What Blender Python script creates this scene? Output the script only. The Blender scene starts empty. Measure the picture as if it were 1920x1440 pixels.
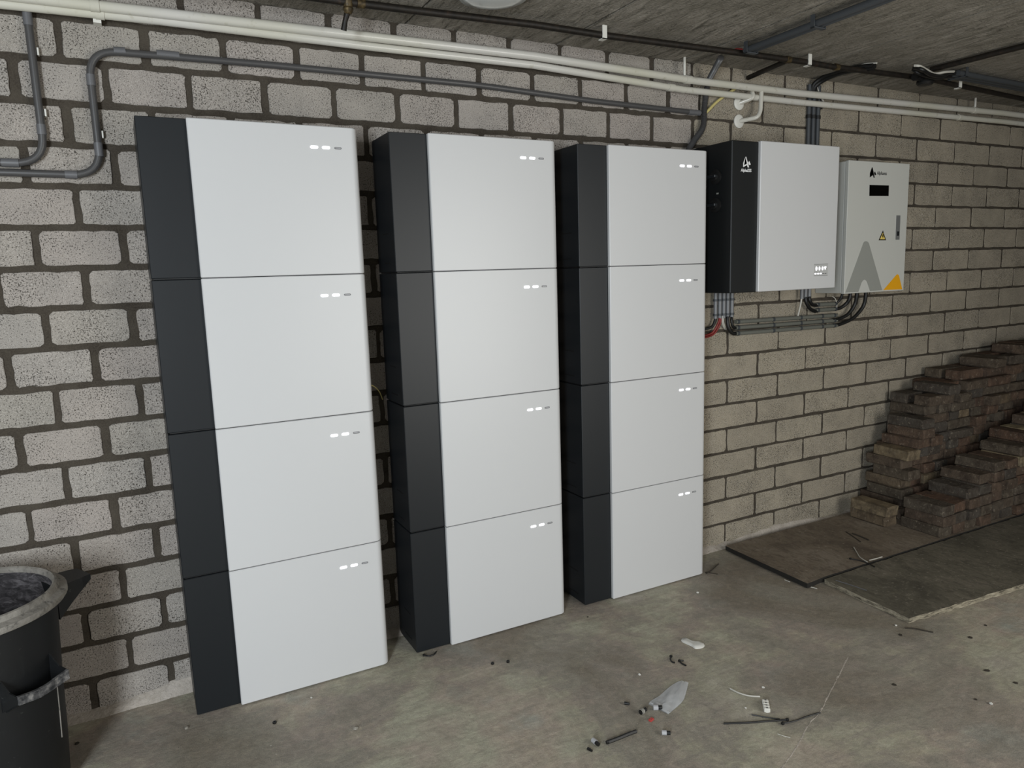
import bpy, bmesh, math, random
from mathutils import Vector, Matrix
R = random.Random(7)
sc = bpy.context.scene
COL = sc.collection

# ------------------------------------------------------------------ camera, light, exposure
cam = bpy.data.cameras.new('camera'); cam_o = bpy.data.objects.new('camera', cam); COL.objects.link(cam_o)
cam.sensor_width = 36.0; cam.sensor_fit = 'HORIZONTAL'; cam.lens = 1360.26 * 36 / 1920
cam.clip_start = 0.02; cam.clip_end = 60
CAM = Vector((0.13337, -2.45752, 1.31382))
cam_o.location = CAM; cam_o.rotation_euler = (1.41859, 0.03112, -0.48649)
sc.camera = cam_o

world = bpy.data.worlds.new('world'); sc.world = world; world.use_nodes = True
bg = world.node_tree.nodes['Background']; bg.inputs[0].default_value = (0.75, 0.86, 1.0, 1); bg.inputs[1].default_value = 0.6

def area(name, loc, aim, sx, sy, power, col):
    l = bpy.data.lights.new(name, 'AREA'); l.shape = 'RECTANGLE'; l.size = sx; l.size_y = sy
    l.energy = power; l.color = col
    o = bpy.data.objects.new(name, l); COL.objects.link(o); o.location = loc
    o.rotation_euler = (Vector(aim) - Vector(loc)).to_track_quat('-Z', 'Y').to_euler()
    return o
# daylight through the side door, and through the garage opening behind the camera
area('door_daylight', (-1.35, -3.47, 1.25), (0.5, 0, 0.95), 0.5, 1.5, 113, (0.86, 0.935, 1.0))
area('garage_opening_daylight', (2.55, -3.47, 1.1), (1.6, 0, 0.6), 1.7, 1.7, 46, (1.0, 0.975, 0.91))

vs = sc.view_settings
sc.display_settings.display_device = 'sRGB'
vs.view_transform = 'Standard'; vs.look = 'None'; vs.gamma = 1.0; vs.use_curve_mapping = False
vs.exposure = 0.0

# ------------------------------------------------------------------ materials
def lin(h):
    h = h.lstrip('#'); o = []
    for i in (0, 2, 4):
        c = int(h[i:i+2], 16) / 255
        o.append(c / 12.92 if c <= 0.04045 else ((c + 0.055) / 1.055) ** 2.4)
    return (o[0], o[1], o[2], 1.0)
def mat(name, col, rough=0.6, metal=0.0, spec=0.5, emit=None, estr=0):
    m = bpy.data.materials.new(name); m.use_nodes = True
    b = m.node_tree.nodes['Principled BSDF']
    b.inputs['Base Color'].default_value = lin(col) if isinstance(col, str) else col
    b.inputs['Roughness'].default_value = rough; b.inputs['Metallic'].default_value = metal
    b.inputs['Specular IOR Level'].default_value = spec
    if emit:
        b.inputs['Emission Color'].default_value = lin(emit); b.inputs['Emission Strength'].default_value = estr
    return m
class NT:
    def __init__(s, m):
        s.m = m; s.t = m.node_tree; s.b = s.t.nodes['Principled BSDF']
        s.geo = s.t.nodes.new('ShaderNodeNewGeometry'); s.pos = s.geo.outputs['Position']
    def n(s, kind, **kw):
        nd = s.t.nodes.new(kind)
        for k, v in kw.items(): setattr(nd, k, v)
        return nd
    def l(s, a, b): s.t.links.new(a, b)
    def mapped(s, scale):
        mp = s.n('ShaderNodeMapping'); mp.inputs['Scale'].default_value = scale; s.l(s.pos, mp.inputs['Vector']); return mp.outputs[0]
    def noise(s, scale, detail=4, rough=0.55, vec=None, dist=0.0):
        nd = s.n('ShaderNodeTexNoise'); nd.inputs['Scale'].default_value = scale; nd.inputs['Detail'].default_value = detail
        nd.inputs['Roughness'].default_value = rough; nd.inputs['Distortion'].default_value = dist
        s.l(vec if vec is not None else s.pos, nd.inputs['Vector']); return nd.outputs['Fac']
    def vor(s, scale, feature='F1', vec=None):
        nd = s.n('ShaderNodeTexVoronoi', feature=feature); nd.inputs['Scale'].default_value = scale
        s.l(vec if vec is not None else s.pos, nd.inputs['Vector']); return nd.outputs['Distance']
    def ramp(s, fac, *stops):
        nd = s.n('ShaderNodeValToRGB'); e = nd.color_ramp.elements
        while len(e) < len(stops): e.new(0.5)
        for i, (p, c) in enumerate(stops):
            e[i].position = p
            e[i].color = (lin(c) if isinstance(c, str) else (c, c, c, 1))
        s.l(fac, nd.inputs[0]); return nd.outputs[0]
    def mix(s, fac, a, b, mode='MIX'):
        nd = s.n('ShaderNodeMix', data_type='RGBA', blend_type=mode)
        for sock, v in ((nd.inputs[0], fac), (nd.inputs[6], a), (nd.inputs[7], b)):
            if isinstance(v, (int, float)): sock.default_value = v if sock == nd.inputs[0] else (v, v, v, 1)
            elif isinstance(v, str): sock.default_value = lin(v)
            else: s.l(v, sock)
        return nd.outputs[2]
    def math(s, op, a, b=0.0):
        nd = s.n('ShaderNodeMath', operation=op)
        for sock, v in ((nd.inputs[0], a), (nd.inputs[1], b)):
            if isinstance(v, (int, float)): sock.default_value = v
            else: s.l(v, sock)
        return nd.outputs[0]
    def rand(s): return s.n('ShaderNodeObjectInfo').outputs['Random']
    def color(s, c): s.l(c, s.b.inputs['Base Color'])
    def bump(s, h, strength, dist):
        nd = s.n('ShaderNodeBump'); nd.inputs['Strength'].default_value = strength; nd.inputs['Distance'].default_value = dist
        s.l(h, nd.inputs['Height']); s.l(nd.outputs[0], s.b.inputs['Normal'])

# concrete block
M = {}
def block_material(name, c0, c1, c2):
    m = mat(name, '#8a857c', 0.92, spec=0.2); t = NT(m)
    base = t.ramp(t.rand(), (0.0, c0), (0.5, c1), (1.0, c2))
    big = t.noise(9, 3); base = t.mix(0.45, base, t.ramp(big, (0.3, '#77736a'), (0.7, '#a8a39a')), 'OVERLAY')
    cov = t.math('MULTIPLY', t.math('SUBTRACT', t.noise(6.5, 3), 0.47), 0.2)
    grain = t.ramp(t.noise(520, 5, 0.7), (0.36, 0.0), (0.56, 1.0)); c = t.mix(grain, t.mix(0.46, base, '#4c4740'), base)
    pits = t.math('ADD', t.noise(230, 5, 0.68), cov); pit = t.ramp(pits, (0.37, 0.0), (0.43, 1.0)); c = t.mix(pit, '#4a453e', c)
    light = t.ramp(t.noise(420, 2), (0.58, 0.0), (0.68, 0.6)); c = t.mix(light, c, '#d2ccc4')
    t.color(c)
    h = t.math('ADD', t.math('MULTIPLY', pit, 0.9), t.math('MULTIPLY', t.noise(300, 5, 0.65), 0.6))
    t.bump(h, 0.75, 0.004)
    return m
M['block'] = block_material('concrete_block_grey', '#b5b0ab', '#b7afaa', '#b1aca5')
M['block_tan'] = block_material('concrete_block_tan', '#b0a898', '#b3aa9a', '#a9a192')
m = mat('mortar', '#57514a', 0.95, spec=0.15); t = NT(m)
c = t.ramp(t.noise(14, 5), (0.3, '#37312b'), (0.7, '#4a443c')); c = t.mix(t.ramp(t.noise(230, 3), (0.4, 0.0), (0.62, 0.45)), c, '#544e45')
t.color(c); t.bump(t.noise(120, 5), 0.6, 0.004); M['mortar'] = m
m = mat('mortar_splash', '#9a9288', 0.95, spec=0.15); t = NT(m)
c = t.ramp(t.noise(11, 5), (0.3, '#9b9389'), (0.7, '#b9b0a6')); t.color(t.mix(t.ramp(t.noise(120, 5, 0.7), (0.34, 0.5), (0.5, 1.0)), '#8a8277', c)); t.bump(t.noise(70, 5), 0.8, 0.006); M['splash'] = m
# concrete floor
m = mat('concrete_floor', '#7a766b', 0.8, spec=0.3); t = NT(m)
c = t.ramp(t.noise(2.6, 4, 0.6), (0.30, '#d0cdc8'), (0.46, '#d0d0c6'), (0.58, '#cfc9c2'), (0.72, '#c6cac6'))
st = t.ramp(t.noise(1.15, 6, 0.62, dist=0.6), (0.47, 0.0), (0.64, 0.75)); c = t.mix(st, c, '#9a8f80')
lt = t.ramp(t.noise(4.2, 7, 0.66, dist=1.2), (0.56, 0.0), (0.7, 0.45)); c = t.mix(lt, c, '#d0cabf')
strk = t.ramp(t.noise(13, 6, 0.7, vec=t.mapped((0.55, 2.6, 1)), dist=0.8), (0.42, 0.0), (0.62, 0.26)); c = t.mix(strk, c, '#a8a39a')
sp = t.ramp(t.noise(330, 5, 0.72), (0.38, 0.0), (0.62, 1.0)); c = t.mix(0.5, c, t.mix(sp, '#55514b', '#a8a399'), 'OVERLAY')
md = t.noise(34, 7, 0.75, dist=0.9); c = t.mix(0.5, c, t.ramp(md, (0.34, '#5c5953'), (0.5, '#807d77'), (0.68, '#a5a199')), 'OVERLAY')
dots = t.ramp(t.vor(46), (0.05, 1.0), (0.085, 0.0)); sel = t.ramp(t.noise(8, 2), (0.58, 0.0), (0.62, 1.0)); c = t.mix(t.math('MULTIPLY', dots, sel), c, '#4a463f')
dl = t.ramp(t.vor(31), (0.035, 1.0), (0.06, 0.0)); sel2 = t.ramp(t.noise(5.5, 2), (0.6, 0.0), (0.63, 1.0)); c = t.mix(t.math('MULTIPLY', dl, sel2), c, '#c9c4b8')
t.color(c); t.bump(t.math('ADD', t.noise(60, 6, 0.65), t.math('MULTIPLY', t.noise(7, 3), 1.2)), 0.35, 0.006); M['floor'] = m
# rough concrete ceiling, grain running away from the wall
m = mat('concrete_ceiling', '#6a655b', 0.9, spec=0.2); t = NT(m)
g = t.noise(16, 7, 0.68, vec=t.mapped((2.0, 0.42, 1)), dist=1.3)
c = t.ramp(g, (0.32, '#5a564e'), (0.45, '#8f8a80'), (0.58, '#a39d93'), (0.74, '#c0b9ae'))
c = t.mix(t.ramp(t.noise(3.0, 5, 0.6), (0.42, 0.0), (0.65, 0.75)), c, '#7d786d')
c = t.mix(t.ramp(t.noise(26, 7, 0.75, dist=1.5), (0.6, 0.0), (0.72, 0.55)), c, '#cdc7bb')
c = t.mix(t.rand(), c, t.mix(0.12, c, '#8a8375'))
crk = t.ramp(t.noise(7, 6, 0.7, vec=t.mapped((1.7, 0.5, 1)), dist=2.2), (0.485, 0.0), (0.5, 0.75), (0.515, 0.0)); c = t.mix(crk, c, '#3b372f')
t.color(c); t.bump(t.math('ADD', g, t.noise(110, 5)), 0.9, 0.008); M['ceiling'] = m
m = mat('plain_wall', '#7d776c', 0.9); t = NT(m); t.color(t.ramp(t.noise(5, 5), (0.3, '#6d675c'), (0.7, '#8b8478'))); M['plain'] = m
M['white_panel'] = mat('white_painted_steel', '#c5c5c5', 0.36, spec=0.5)
M['white_case'] = mat('white_powder_coat', '#bcbcb6', 0.45)
M['case'] = mat('charcoal_painted_steel', '#191c1f', 0.4, spec=0.38)
M['case_black'] = mat('black_painted_steel', '#141617', 0.5, spec=0.35)
M['gap'] = mat('black_plastic', '#0b0b0b', 0.6)
M['led'] = mat('lit_indicator', '#ffffff', 0.4, emit='#f4f4ff', estr=1.5)
M['btn'] = mat('grey_button', '#a9a9ab', 0.4)
M['btn_rim'] = mat('grey_button_rim', '#5d5d5f', 0.4)
M['print_white'] = mat('white_print', '#e6e6e6', 0.5)
M['print_black'] = mat('black_print', '#0c0c0c', 0.5)
M['print_grey'] = mat('grey_print', '#8f908a', 0.5)
M['print_orange'] = mat('orange_print', '#e0a013', 0.5)
M['print_yellow'] = mat('yellow_print', '#e0c565', 0.5)
M['screen'] = mat('black_screen', '#050505', 0.15)
M['disp'] = mat('display_window', '#b4b4b2', 0.3)
M['steel'] = mat('dull_steel', '#7c7d7c', 0.4, metal=0.3)
M['cream'] = mat('cream_painted_pipe', '#c6c3ba', 0.22); t = NT(M['cream'])
t.color(t.mix(t.ramp(t.noise(38, 4), (0.62, 0.0), (0.74, 0.5)), t.ramp(t.noise(2.2, 2), (0.35, '#c8c5be'), (0.65, '#c2bfae')), '#a8a38f'))
M['white_plastic'] = mat('white_plastic', '#d4d2ca', 0.45)
M['conduit'] = mat('grey_pvc_conduit', '#474646', 0.4)
M['conduit_l'] = mat('light_grey_pvc', '#5f5f61', 0.42)
M['conduit_d'] = mat('dark_grey_pvc', '#3d4043', 0.5)
M['run'] = mat('olive_grey_pvc', '#65665f', 0.45)
M['drop'] = mat('pale_grey_pvc', '#6f7072', 0.4)
M['cable'] = mat('black_cable', '#101010', 0.5)
M['cable_w'] = mat('white_cable', '#b9b6ad', 0.5)
M['cable_y'] = mat('yellow_cable', '#c9bb7c', 0.55)
M['cable_r'] = mat('red_cable', '#7a2420', 0.5)
m = mat('old_brown_iron', '#2b241d', 0.55, metal=0.25); t = NT(m); t.color(t.ramp(t.noise(50, 5), (0.35, '#14110d'), (0.6, '#231d17'), (0.8, '#38291d'))); M['iron'] = m
m = mat('old_brass', '#4d4130', 0.5, metal=0.5); t = NT(m); t.color(t.ramp(t.noise(80, 5), (0.35, '#211b14'), (0.7, '#6a5a3c'))); M['brass'] = m
M['lamp_glass'] = mat('lamp_glass', '#cfd2d0', 0.12, spec=0.8); M['lamp_base'] = mat('lamp_base', '#8f918e', 0.4)
# dusty black bucket
m = mat('dusty_black_rubber', '#15181a', 0.55); t = NT(m)
d = t.ramp(t.noise(16, 7, 0.7, dist=1.0), (0.57, 0.0), (0.72, 0.45)); sc2 = t.ramp(t.noise(30, 5, 0.7, vec=t.mapped((1, 1, 3.2)), dist=0.5), (0.66, 0.0), (0.72, 0.7))
c = t.mix(d, '#0c0e10', '#232627'); t.color(t.mix(sc2, c, '#5a5a58')); M['bucket'] = m
m = mat('cement_crusted_rim', '#6a6660', 0.8); t = NT(m)
t.color(t.mix(t.ramp(t.noise(55, 6, 0.7), (0.3, 0.0), (0.46, 1.0)), '#45433f', t.ramp(t.noise(18, 4), (0.35, '#726e67'), (0.65, '#918c84')))); t.bump(t.noise(90, 5), 0.5, 0.004); M['rim'] = m
m = mat('cement_crusted_inside', '#4a464a', 0.9); t = NT(m)
t.color(t.ramp(t.noise(26, 7, 0.72, vec=t.mapped((1, 1, 2.4)), dist=1.2), (0.35, '#1d1c1d'), (0.5, '#3a3739'), (0.68, '#6d696b'))); M['inside'] = m
m = mat('dusty_grip', '#4a4a4b', 0.8); t = NT(m); t.color(t.ramp(t.noise(60, 6, 0.7), (0.36, '#1d1e20'), (0.5, '#4c4b4b'), (0.66, '#807d7a'))); M['grip'] = m
# old clay bricks
m = mat('old_clay_brick', '#4a3830', 0.92, spec=0.15); t = NT(m)
c = t.ramp(t.rand(), (0.0, '#5c4a3f'), (0.25, '#554f45'), (0.45, '#614c3f'), (0.62, '#5a5146'), (0.8, '#4c4843'), (0.92, '#6c5e4c'), (1.0, '#9f9175'))
c = t.mix(t.ramp(t.noise(22, 5, 0.65), (0.4, 0.0), (0.64, 0.7)), c, '#3a322c')
c = t.mix(t.ramp(t.noise(60, 6, 0.7), (0.57, 0.0), (0.70, 0.6)), c, '#938979')
c = t.mix(t.ramp(t.noise(9, 4, 0.6), (0.74, 0.0), (0.77, 0.7)), c, '#b4aca0')
t.color(c); t.bump(t.math('ADD', t.noise(75, 6, 0.7), t.noise(22, 3)), 0.8, 0.006); M['brick'] = m
# worn boards
def board_mat(name, a, b, dark):
    m = mat(name, a, 0.85, spec=0.25); t = NT(m)
    c = t.ramp(t.noise(3.2, 6, 0.62, dist=0.7), (0.32, dark), (0.5, a), (0.68, b))
    c = t.mix(t.ramp(t.noise(24, 7, 0.72, vec=t.mapped((1.6, 0.7, 1)), dist=1.0), (0.46, 0.0), (0.64, 0.8)), c, dark)
    c = t.mix(t.ramp(t.noise(70, 5, 0.7), (0.58, 0.0), (0.70, 0.5)), c, '#a59d8f')
    t.color(c); t.bump(t.noise(60, 6, 0.7), 0.5, 0.004); return m
M['board'] = board_mat('worn_brown_board', '#776c5e', '#867c6f', '#5a5046')
M['board2'] = board_mat('worn_grey_board', '#666155', '#736c60', '#4c483f')
m = mat('split_board_edge', '#8a8272', 0.9); t = NT(m); t.color(t.ramp(t.noise(45, 6, 0.7, vec=t.mapped((0.5, 0.5, 2.5))), (0.36, '#3a352c'), (0.52, '#8d8573'), (0.7, '#a9a18d'))); t.bump(t.noise(80, 5), 0.8, 0.006); M['edge'] = m
M['edge_dark'] = mat('dark_board_edge', '#1c1915', 0.9)
m = mat('plastic_film', '#c3c4c5', 0.25, spec=0.6); m.node_tree.nodes['Principled BSDF'].inputs['Alpha'].default_value = 0.78; M['film'] = m
M['plaster'] = mat('white_plaster', '#c9c7c0', 0.9)
M['pebble'] = mat('pebble', '#8f8a80', 0.9)
M['dirt'] = mat('dark_dirt', '#332d25', 0.9)
M['copper'] = mat('orange_copper', '#7a4d30', 0.5)
M['red_chip'] = mat('red_plastic', '#b0413c', 0.5)

# ------------------------------------------------------------------ builders
ORG = {}
def reg(o, parent):
    COL.objects.link(o)
    if parent is not None: o.parent = parent
def thing(name, loc, label, cat, group=None, kind=None):
    o = bpy.data.objects.new(name, None); COL.objects.link(o); o.location = loc; o.empty_display_size = 0.05
    ORG[o] = Vector(loc); tag(o, label, cat, group, kind); return o
def tag(o, label=None, cat=None, group=None, kind=None):
    if label: o['label'] = label
    if cat: o['category'] = cat
    if group: o['group'] = group
    if kind: o['kind'] = kind
    return o
def from_bm(name, bm, m, parent=None, smooth=False, base=None):
    """bm is in world coordinates; the object's origin is its parent's origin, or its own base"""
    org = ORG.get(parent) if parent is not None else None
    me = bpy.data.meshes.new(name)
    o = bpy.data.objects.new(name, me)
    if parent is None:
        if base is None:
            xs = [v.co for v in bm.verts]
            base = Vector((sum(v.x for v in xs) / len(xs), sum(v.y for v in xs) / len(xs), min(v.z for v in xs)))
        org = Vector(base); o.location = org
    bmesh.ops.translate(bm, verts=bm.verts, vec=-org)
    bmesh.ops.recalc_face_normals(bm, faces=bm.faces)
    if smooth:
        for f in bm.faces: f.smooth = True
    bm.to_mesh(me); bm.free()
    for x in (m if isinstance(m, (list, tuple)) else [m]): me.materials.append(x)
    reg(o, parent); ORG[o] = org
    return o
def bm_box(bm, a, b, bevel=0.0, seg=1, rot=0.0):
    a = Vector(a); b = Vector(b); c = (a + b) / 2
    r = bmesh.ops.create_cube(bm, size=1.0)
    vs_ = r['verts']; s = b - a
    for v in vs_: v.co = Vector((v.co.x * s.x, v.co.y * s.y, v.co.z * s.z))
    if bevel > 0:
        es = list({e for v in vs_ for e in v.link_edges})
        rb = bmesh.ops.bevel(bm, geom=es, offset=bevel, segments=seg, affect='EDGES', profile=0.5)
        vs_ = list({v for f in rb['faces'] for v in f.verts} | {v for v in vs_ if v.is_valid})
    mt = Matrix.Translation(c) @ Matrix.Rotation(rot, 4, 'Z')
    bmesh.ops.transform(bm, matrix=mt, verts=vs_)
def box(name, a, b, m, parent=None, bevel=0.0, seg=1, rot=0.0):
    bm = bmesh.new(); bm_box(bm, a, b, bevel, seg, rot); return from_bm(name, bm, m, parent)
def smooth_path(pts, n=6, closed=False):
    P = [Vector(p) for p in pts]
    if len(P) < 3: return P
    out = []
    for i in range(len(P) - 1):
        p0 = P[max(i - 1, 0)]; p1 = P[i]; p2 = P[i + 1]; p3 = P[min(i + 2, len(P) - 1)]
        for k in range(n):
            t_ = k / n
            out.append(0.5 * ((2 * p1) + (p2 - p0) * t_ + (2 * p0 - 5 * p1 + 4 * p2 - p3) * t_ ** 2 + (3 * p1 - p0 - 3 * p2 + p3) * t_ ** 3))
    out.append(P[-1]); return out
def fillet(pts, rad, n=7):
    P = [Vector(p) for p in pts]; out = [P[0]]
    for i in range(1, len(P) - 1):
        a = (P[i - 1] - P[i]); b = (P[i + 1] - P[i]); r = min(rad, a.length * 0.49, b.length * 0.49)
        s = P[i] + a.normalized() * r; e = P[i] + b.normalized() * r
        for k in range(n + 1):
            t_ = k / n; out.append((1 - t_) ** 2 * s + 2 * t_ * (1 - t_) * P[i] + t_ ** 2 * e)
    out.append(P[-1]); return out
def bm_tube(bm, P, rad, seg=10, rfun=None):
    P = [Vector(p) for p in P]; rings = []
    tan = [(P[min(i + 1, len(P) - 1)] - P[max(i - 1, 0)]).normalized() for i in range(len(P))]
    up = Vector((0, 0, 1)) if abs(tan[0].z) < 0.9 else Vector((0, 1, 0))
    nrm = tan[0].cross(up).normalized()
    for i, p in enumerate(P):
        nrm = (nrm - tan[i] * nrm.dot(tan[i])).normalized(); bi = tan[i].cross(nrm)
        r = rfun(i) if rfun else rad
        rings.append([bm.verts.new(p + (nrm * math.cos(2 * math.pi * k / seg) + bi * math.sin(2 * math.pi * k / seg)) * r) for k in range(seg)])
    for a, b in zip(rings, rings[1:]):
        for k in range(seg): bm.faces.new((a[k], a[(k + 1) % seg], b[(k + 1) % seg], b[k]))
    bm.faces.new(rings[0][::-1]); bm.faces.new(rings[-1])
def tube(name, P, rad, m, parent=None, seg=10, rfun=None):
    bm = bmesh.new(); bm_tube(bm, P, rad, seg, rfun); o = from_bm(name, bm, m, parent, smooth=True)
    o.data.set_sharp_from_angle(angle=1.0) if hasattr(o.data, 'set_sharp_from_angle') else None
    return o
def prism(name, poly, y, depth, m, parent=None):
    """flat shape given as (x, z) points, front face at y, going back by depth"""
    bm = bmesh.new()
    f = [bm.verts.new((p[0], y, p[-1])) for p in poly]; b = [bm.verts.new((p[0], y + depth, p[-1])) for p in poly]
    bm.faces.new(f); bm.faces.new(b[::-1])
    for i in range(len(f)): j = (i + 1) % len(f); bm.faces.new((f[j], f[i], b[i], b[j]))
    bmesh.ops.triangulate(bm, faces=[x for x in bm.faces if len(x.verts) > 4])
    return from_bm(name, bm, m, parent)
def lathe(name, prof, c, m, parent=None, seg=32, axis='Z', cap=True):
    """profile of (r, h) turned about an axis through c"""
    bm = bmesh.new(); rings = []
    c = Vector(c)
    for r, h in prof:
        ring = []
        for k in range(seg):
            a = 2 * math.pi * k / seg; u, v = r * math.cos(a), r * math.sin(a)
            d = {'Z': Vector((u, v, h)), 'Y': Vector((u, h, v)), 'X': Vector((h, u, v))}[axis]
            ring.append(bm.verts.new(c + d))
        rings.append(ring)
    for a, b in zip(rings, rings[1:]):
        for k in range(seg): bm.faces.new((a[k], a[(k + 1) % seg], b[(k + 1) % seg], b[k]))
    if cap: bm.faces.new(rings[0][::-1]); bm.faces.new(rings[-1])
    o = from_bm(name, bm, m, parent, smooth=True); o.data.set_sharp_from_angle(angle=0.7); return o
def text_mesh(name, body, x, y, z, size, m, parent, sx=1.0, bold=0.0):
    cu = bpy.data.curves.new(name, 'FONT'); cu.body = body; cu.size = size; cu.extrude = 0.0004; cu.offset = bold; cu.align_x = 'LEFT'; cu.resolution_u = 3
    tmp = bpy.data.objects.new('tmp', cu); COL.objects.link(tmp); bpy.context.view_layer.update()
    me = bpy.data.meshes.new_from_object(tmp.evaluated_get(bpy.context.evaluated_depsgraph_get()))
    COL.objects.unlink(tmp); bpy.data.objects.remove(tmp); bpy.data.curves.remove(cu)
    bm = bmesh.new(); bm.from_mesh(me); bpy.data.meshes.remove(me)
    for v in bm.verts: v.co = Vector((x + v.co.x * sx, y - v.co.z, z + v.co.y))
    return from_bm(name, bm, m, parent)
def copy_tree(o, parent=None, offset=None):
    c = o.copy(); COL.objects.link(c); c.parent = parent
    if offset is not None: c.location = o.location + Vector(offset)
    for ch in o.children: copy_tree(ch, c)
    return c

# ------------------------------------------------------------------ the setting
H = 0.11383                      # course height of the block wall
ZC = 2.155                       # underside of the ceiling
floor = box('floor', (-2.6, -6.0, -0.12), (7.6, 0.3, 0.0), M['floor']); tag(floor, kind='structure')
# ceiling of precast planks 0.6 m wide, laid from the wall outwards
ceil = thing('ceiling', (2.5, -3.2, ZC), None, None, kind='structure')
box('plank_joint_filler', (-2.6, -3.7, ZC + 0.02), (7.6, 0.3, ZC + 0.14), M['mortar'], ceil)
xs = [1.056 + 0.597 * i for i in range(-7, 12)]
for a, b in zip(xs, xs[1:]):
    if b < -2.4 or a > 7.4: continue
    box('ceiling_plank', (max(a + 0.0045, -2.6), -3.7, ZC), (min(b - 0.0045, 7.6), 0.05, ZC + 0.1), M['ceiling'], ceil)
# other walls of the cellar garage, with the door and garage openings the daylight comes through
def wall_with_hole(name, pieces):
    bm = bmesh.new()
    for a, b in pieces: bm_box(bm, a, b)
    tag(from_bm(name, bm, M['plain']), kind='structure')
wall_with_hole('wall_left', [((-2.3, -3.7, 0), (-2.1, 0.3, ZC))])
wall_with_hole('wall_front', [((-2.1, -3.7, 0), (-1.7, -3.5, ZC)), ((-1.0, -3.7, 0), (1.6, -3.5, ZC)), ((3.5, -3.7, 0), (7.4, -3.5, ZC)), ((-1.7, -3.7, 2.06), (-1.0, -3.5, ZC)), ((1.6, -3.7, 2.06), (3.5, -3.5, ZC))])
wall_with_hole('wall_right', [((7.2, -3.5, 0), (7.4, 0.3, ZC))])

# block wall: mortar bed set back, every block a part
wall = thing('wall_back', (2.5, 0, 0), None, None, kind='structure')
bm = bmesh.new()
nx, nz = 160, 40
for side_y in (0.0,):
    grid = [[bm.verts.new((-2.1 + 9.3 * i / nx, (0.0042 if -2.1 + 9.3 * i / nx < 2.35 else 0.0026) + R.uniform(-0.0006, 0.0006), ZC * j / nz)) for j in range(nz + 1)] for i in range(nx + 1)]
for i in range(nx):
    for j in range(nz): bm.faces.new((grid[i][j], grid[i + 1][j], grid[i + 1][j + 1], grid[i][j + 1]))
from_bm('mortar_bed', bm, M['mortar'], wall)
box('wall_core', (-2.1, 0.012, 0), (7.2, 0.28, ZC), M['mortar'], wall)
def block_mesh(w, h, seed):
    r = random.Random(seed); bm = bmesh.new(); pts = []
    hw, hh, c = w / 2, h / 2, r.uniform(0.004, 0.010)
    def edge(p, q, n):
        for k in range(n):
            t_ = k / n; pts.append((p[0] + (q[0] - p[0]) * t_, p[1] + (q[1] - p[1]) * t_))
    edge((-hw + c, -hh), (hw - c, -hh), 7); edge((hw - c, -hh), (hw, -hh + c), 1); edge((hw, -hh + c), (hw, hh - c), 4); edge((hw, hh - c), (hw - c, hh), 1)
    edge((hw - c, hh), (-hw + c, hh), 7); edge((-hw + c, hh), (-hw, hh - c), 1); edge((-hw, hh - c), (-hw, -hh + c), 4); edge((-hw, -hh + c), (-hw + c, -hh), 1)
    P = [(x + r.gauss(0, 0.0012), z + r.gauss(0, 0.0012)) for x, z in pts]
    front = [bm.verts.new((x * (1 - 0.0016 / hw), 0, z * (1 - 0.0012 / hh))) for x, z in P]
    mid = [bm.verts.new((x, 0.0014, z)) for x, z in P]; back = [bm.verts.new((x, 0.02, z)) for x, z in P]
    n = len(P)
    for i in range(n):
        j = (i + 1) % n
        bm.faces.new((front[i], front[j], mid[j], mid[i])); bm.faces.new((mid[i], mid[j], back[j], back[i]))
    bm.faces.new(front)
    bmesh.ops.recalc_face_normals(bm, faces=bm.faces)
    bmesh.ops.triangulate(bm, faces=[f for f in bm.faces if len(f.verts) > 4])
    for f in bm.faces:
        if f.normal.y > 0.5: f.normal_flip()
    me = bpy.data.meshes.new('concrete_block'); bm.to_mesh(me); bm.free(); return me
# rows: list of head joint positions
rows = []
for k in range(19):
    if k % 2 == 0: left = [-0.0755 + 0.2177 * n for n in range(-10, 12)] ; right = [2.5334 + 0.3235 * n for n in range(0, 15)]
    else: left = [0.036 + 0.2151 * n for n in range(-10, 11)] + [2.358]; right = [2.7225 + 0.3235 * n for n in range(0, 15)]
    rows.append((left, right))
solids = [((0.199, -0.19, 0), (0.809, 0, 1.767)), ((0.912, -0.19, 0), (1.522, 0, 1.767)), ((1.617, -0.19, 0), (2.227, 0, 1.767)),
          ((2.298, -0.25, 1.2), (2.915, 0, 1.81)), ((3.095, -0.165, 1.168), (3.53, 0, 1.772)), ((3.39, -0.3, 0), (5.5, -0.06, 0.33)), ((3.66, -0.3, 0), (5.5, -0.06, 0.66)), ((3.385, -0.51, 0), (5.5, -0.3, 0.17)), ((-0.5, -0.5, 0), (-0.12, -0.08, 0.53))]
camR = cam_o.rotation_euler.to_matrix()
def pix(p):
    q = camR.transposed() @ (Vector(p) - CAM)
    if q.z > -0.05: return None
    return (960 + 1360.26 * q.x / -q.z, 720 - 1360.26 * q.y / -q.z)
def seen(p):
    s = pix(p)
    if s is None or not (0 <= s[0] <= 1920 and 0 <= s[1] <= 1440): return False
    d = Vector(p) - CAM
    for a, b in solids:
        t0, t1 = 0.0, 0.999
        for i in range(3):
            if abs(d[i]) < 1e-9: continue
            u, v = sorted(((a[i] - CAM[i]) / d[i], (b[i] - CAM[i]) / d[i])); t0 = max(t0, u); t1 = min(t1, v)
        if t0 < t1: return False
    return True
cells = []
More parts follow.
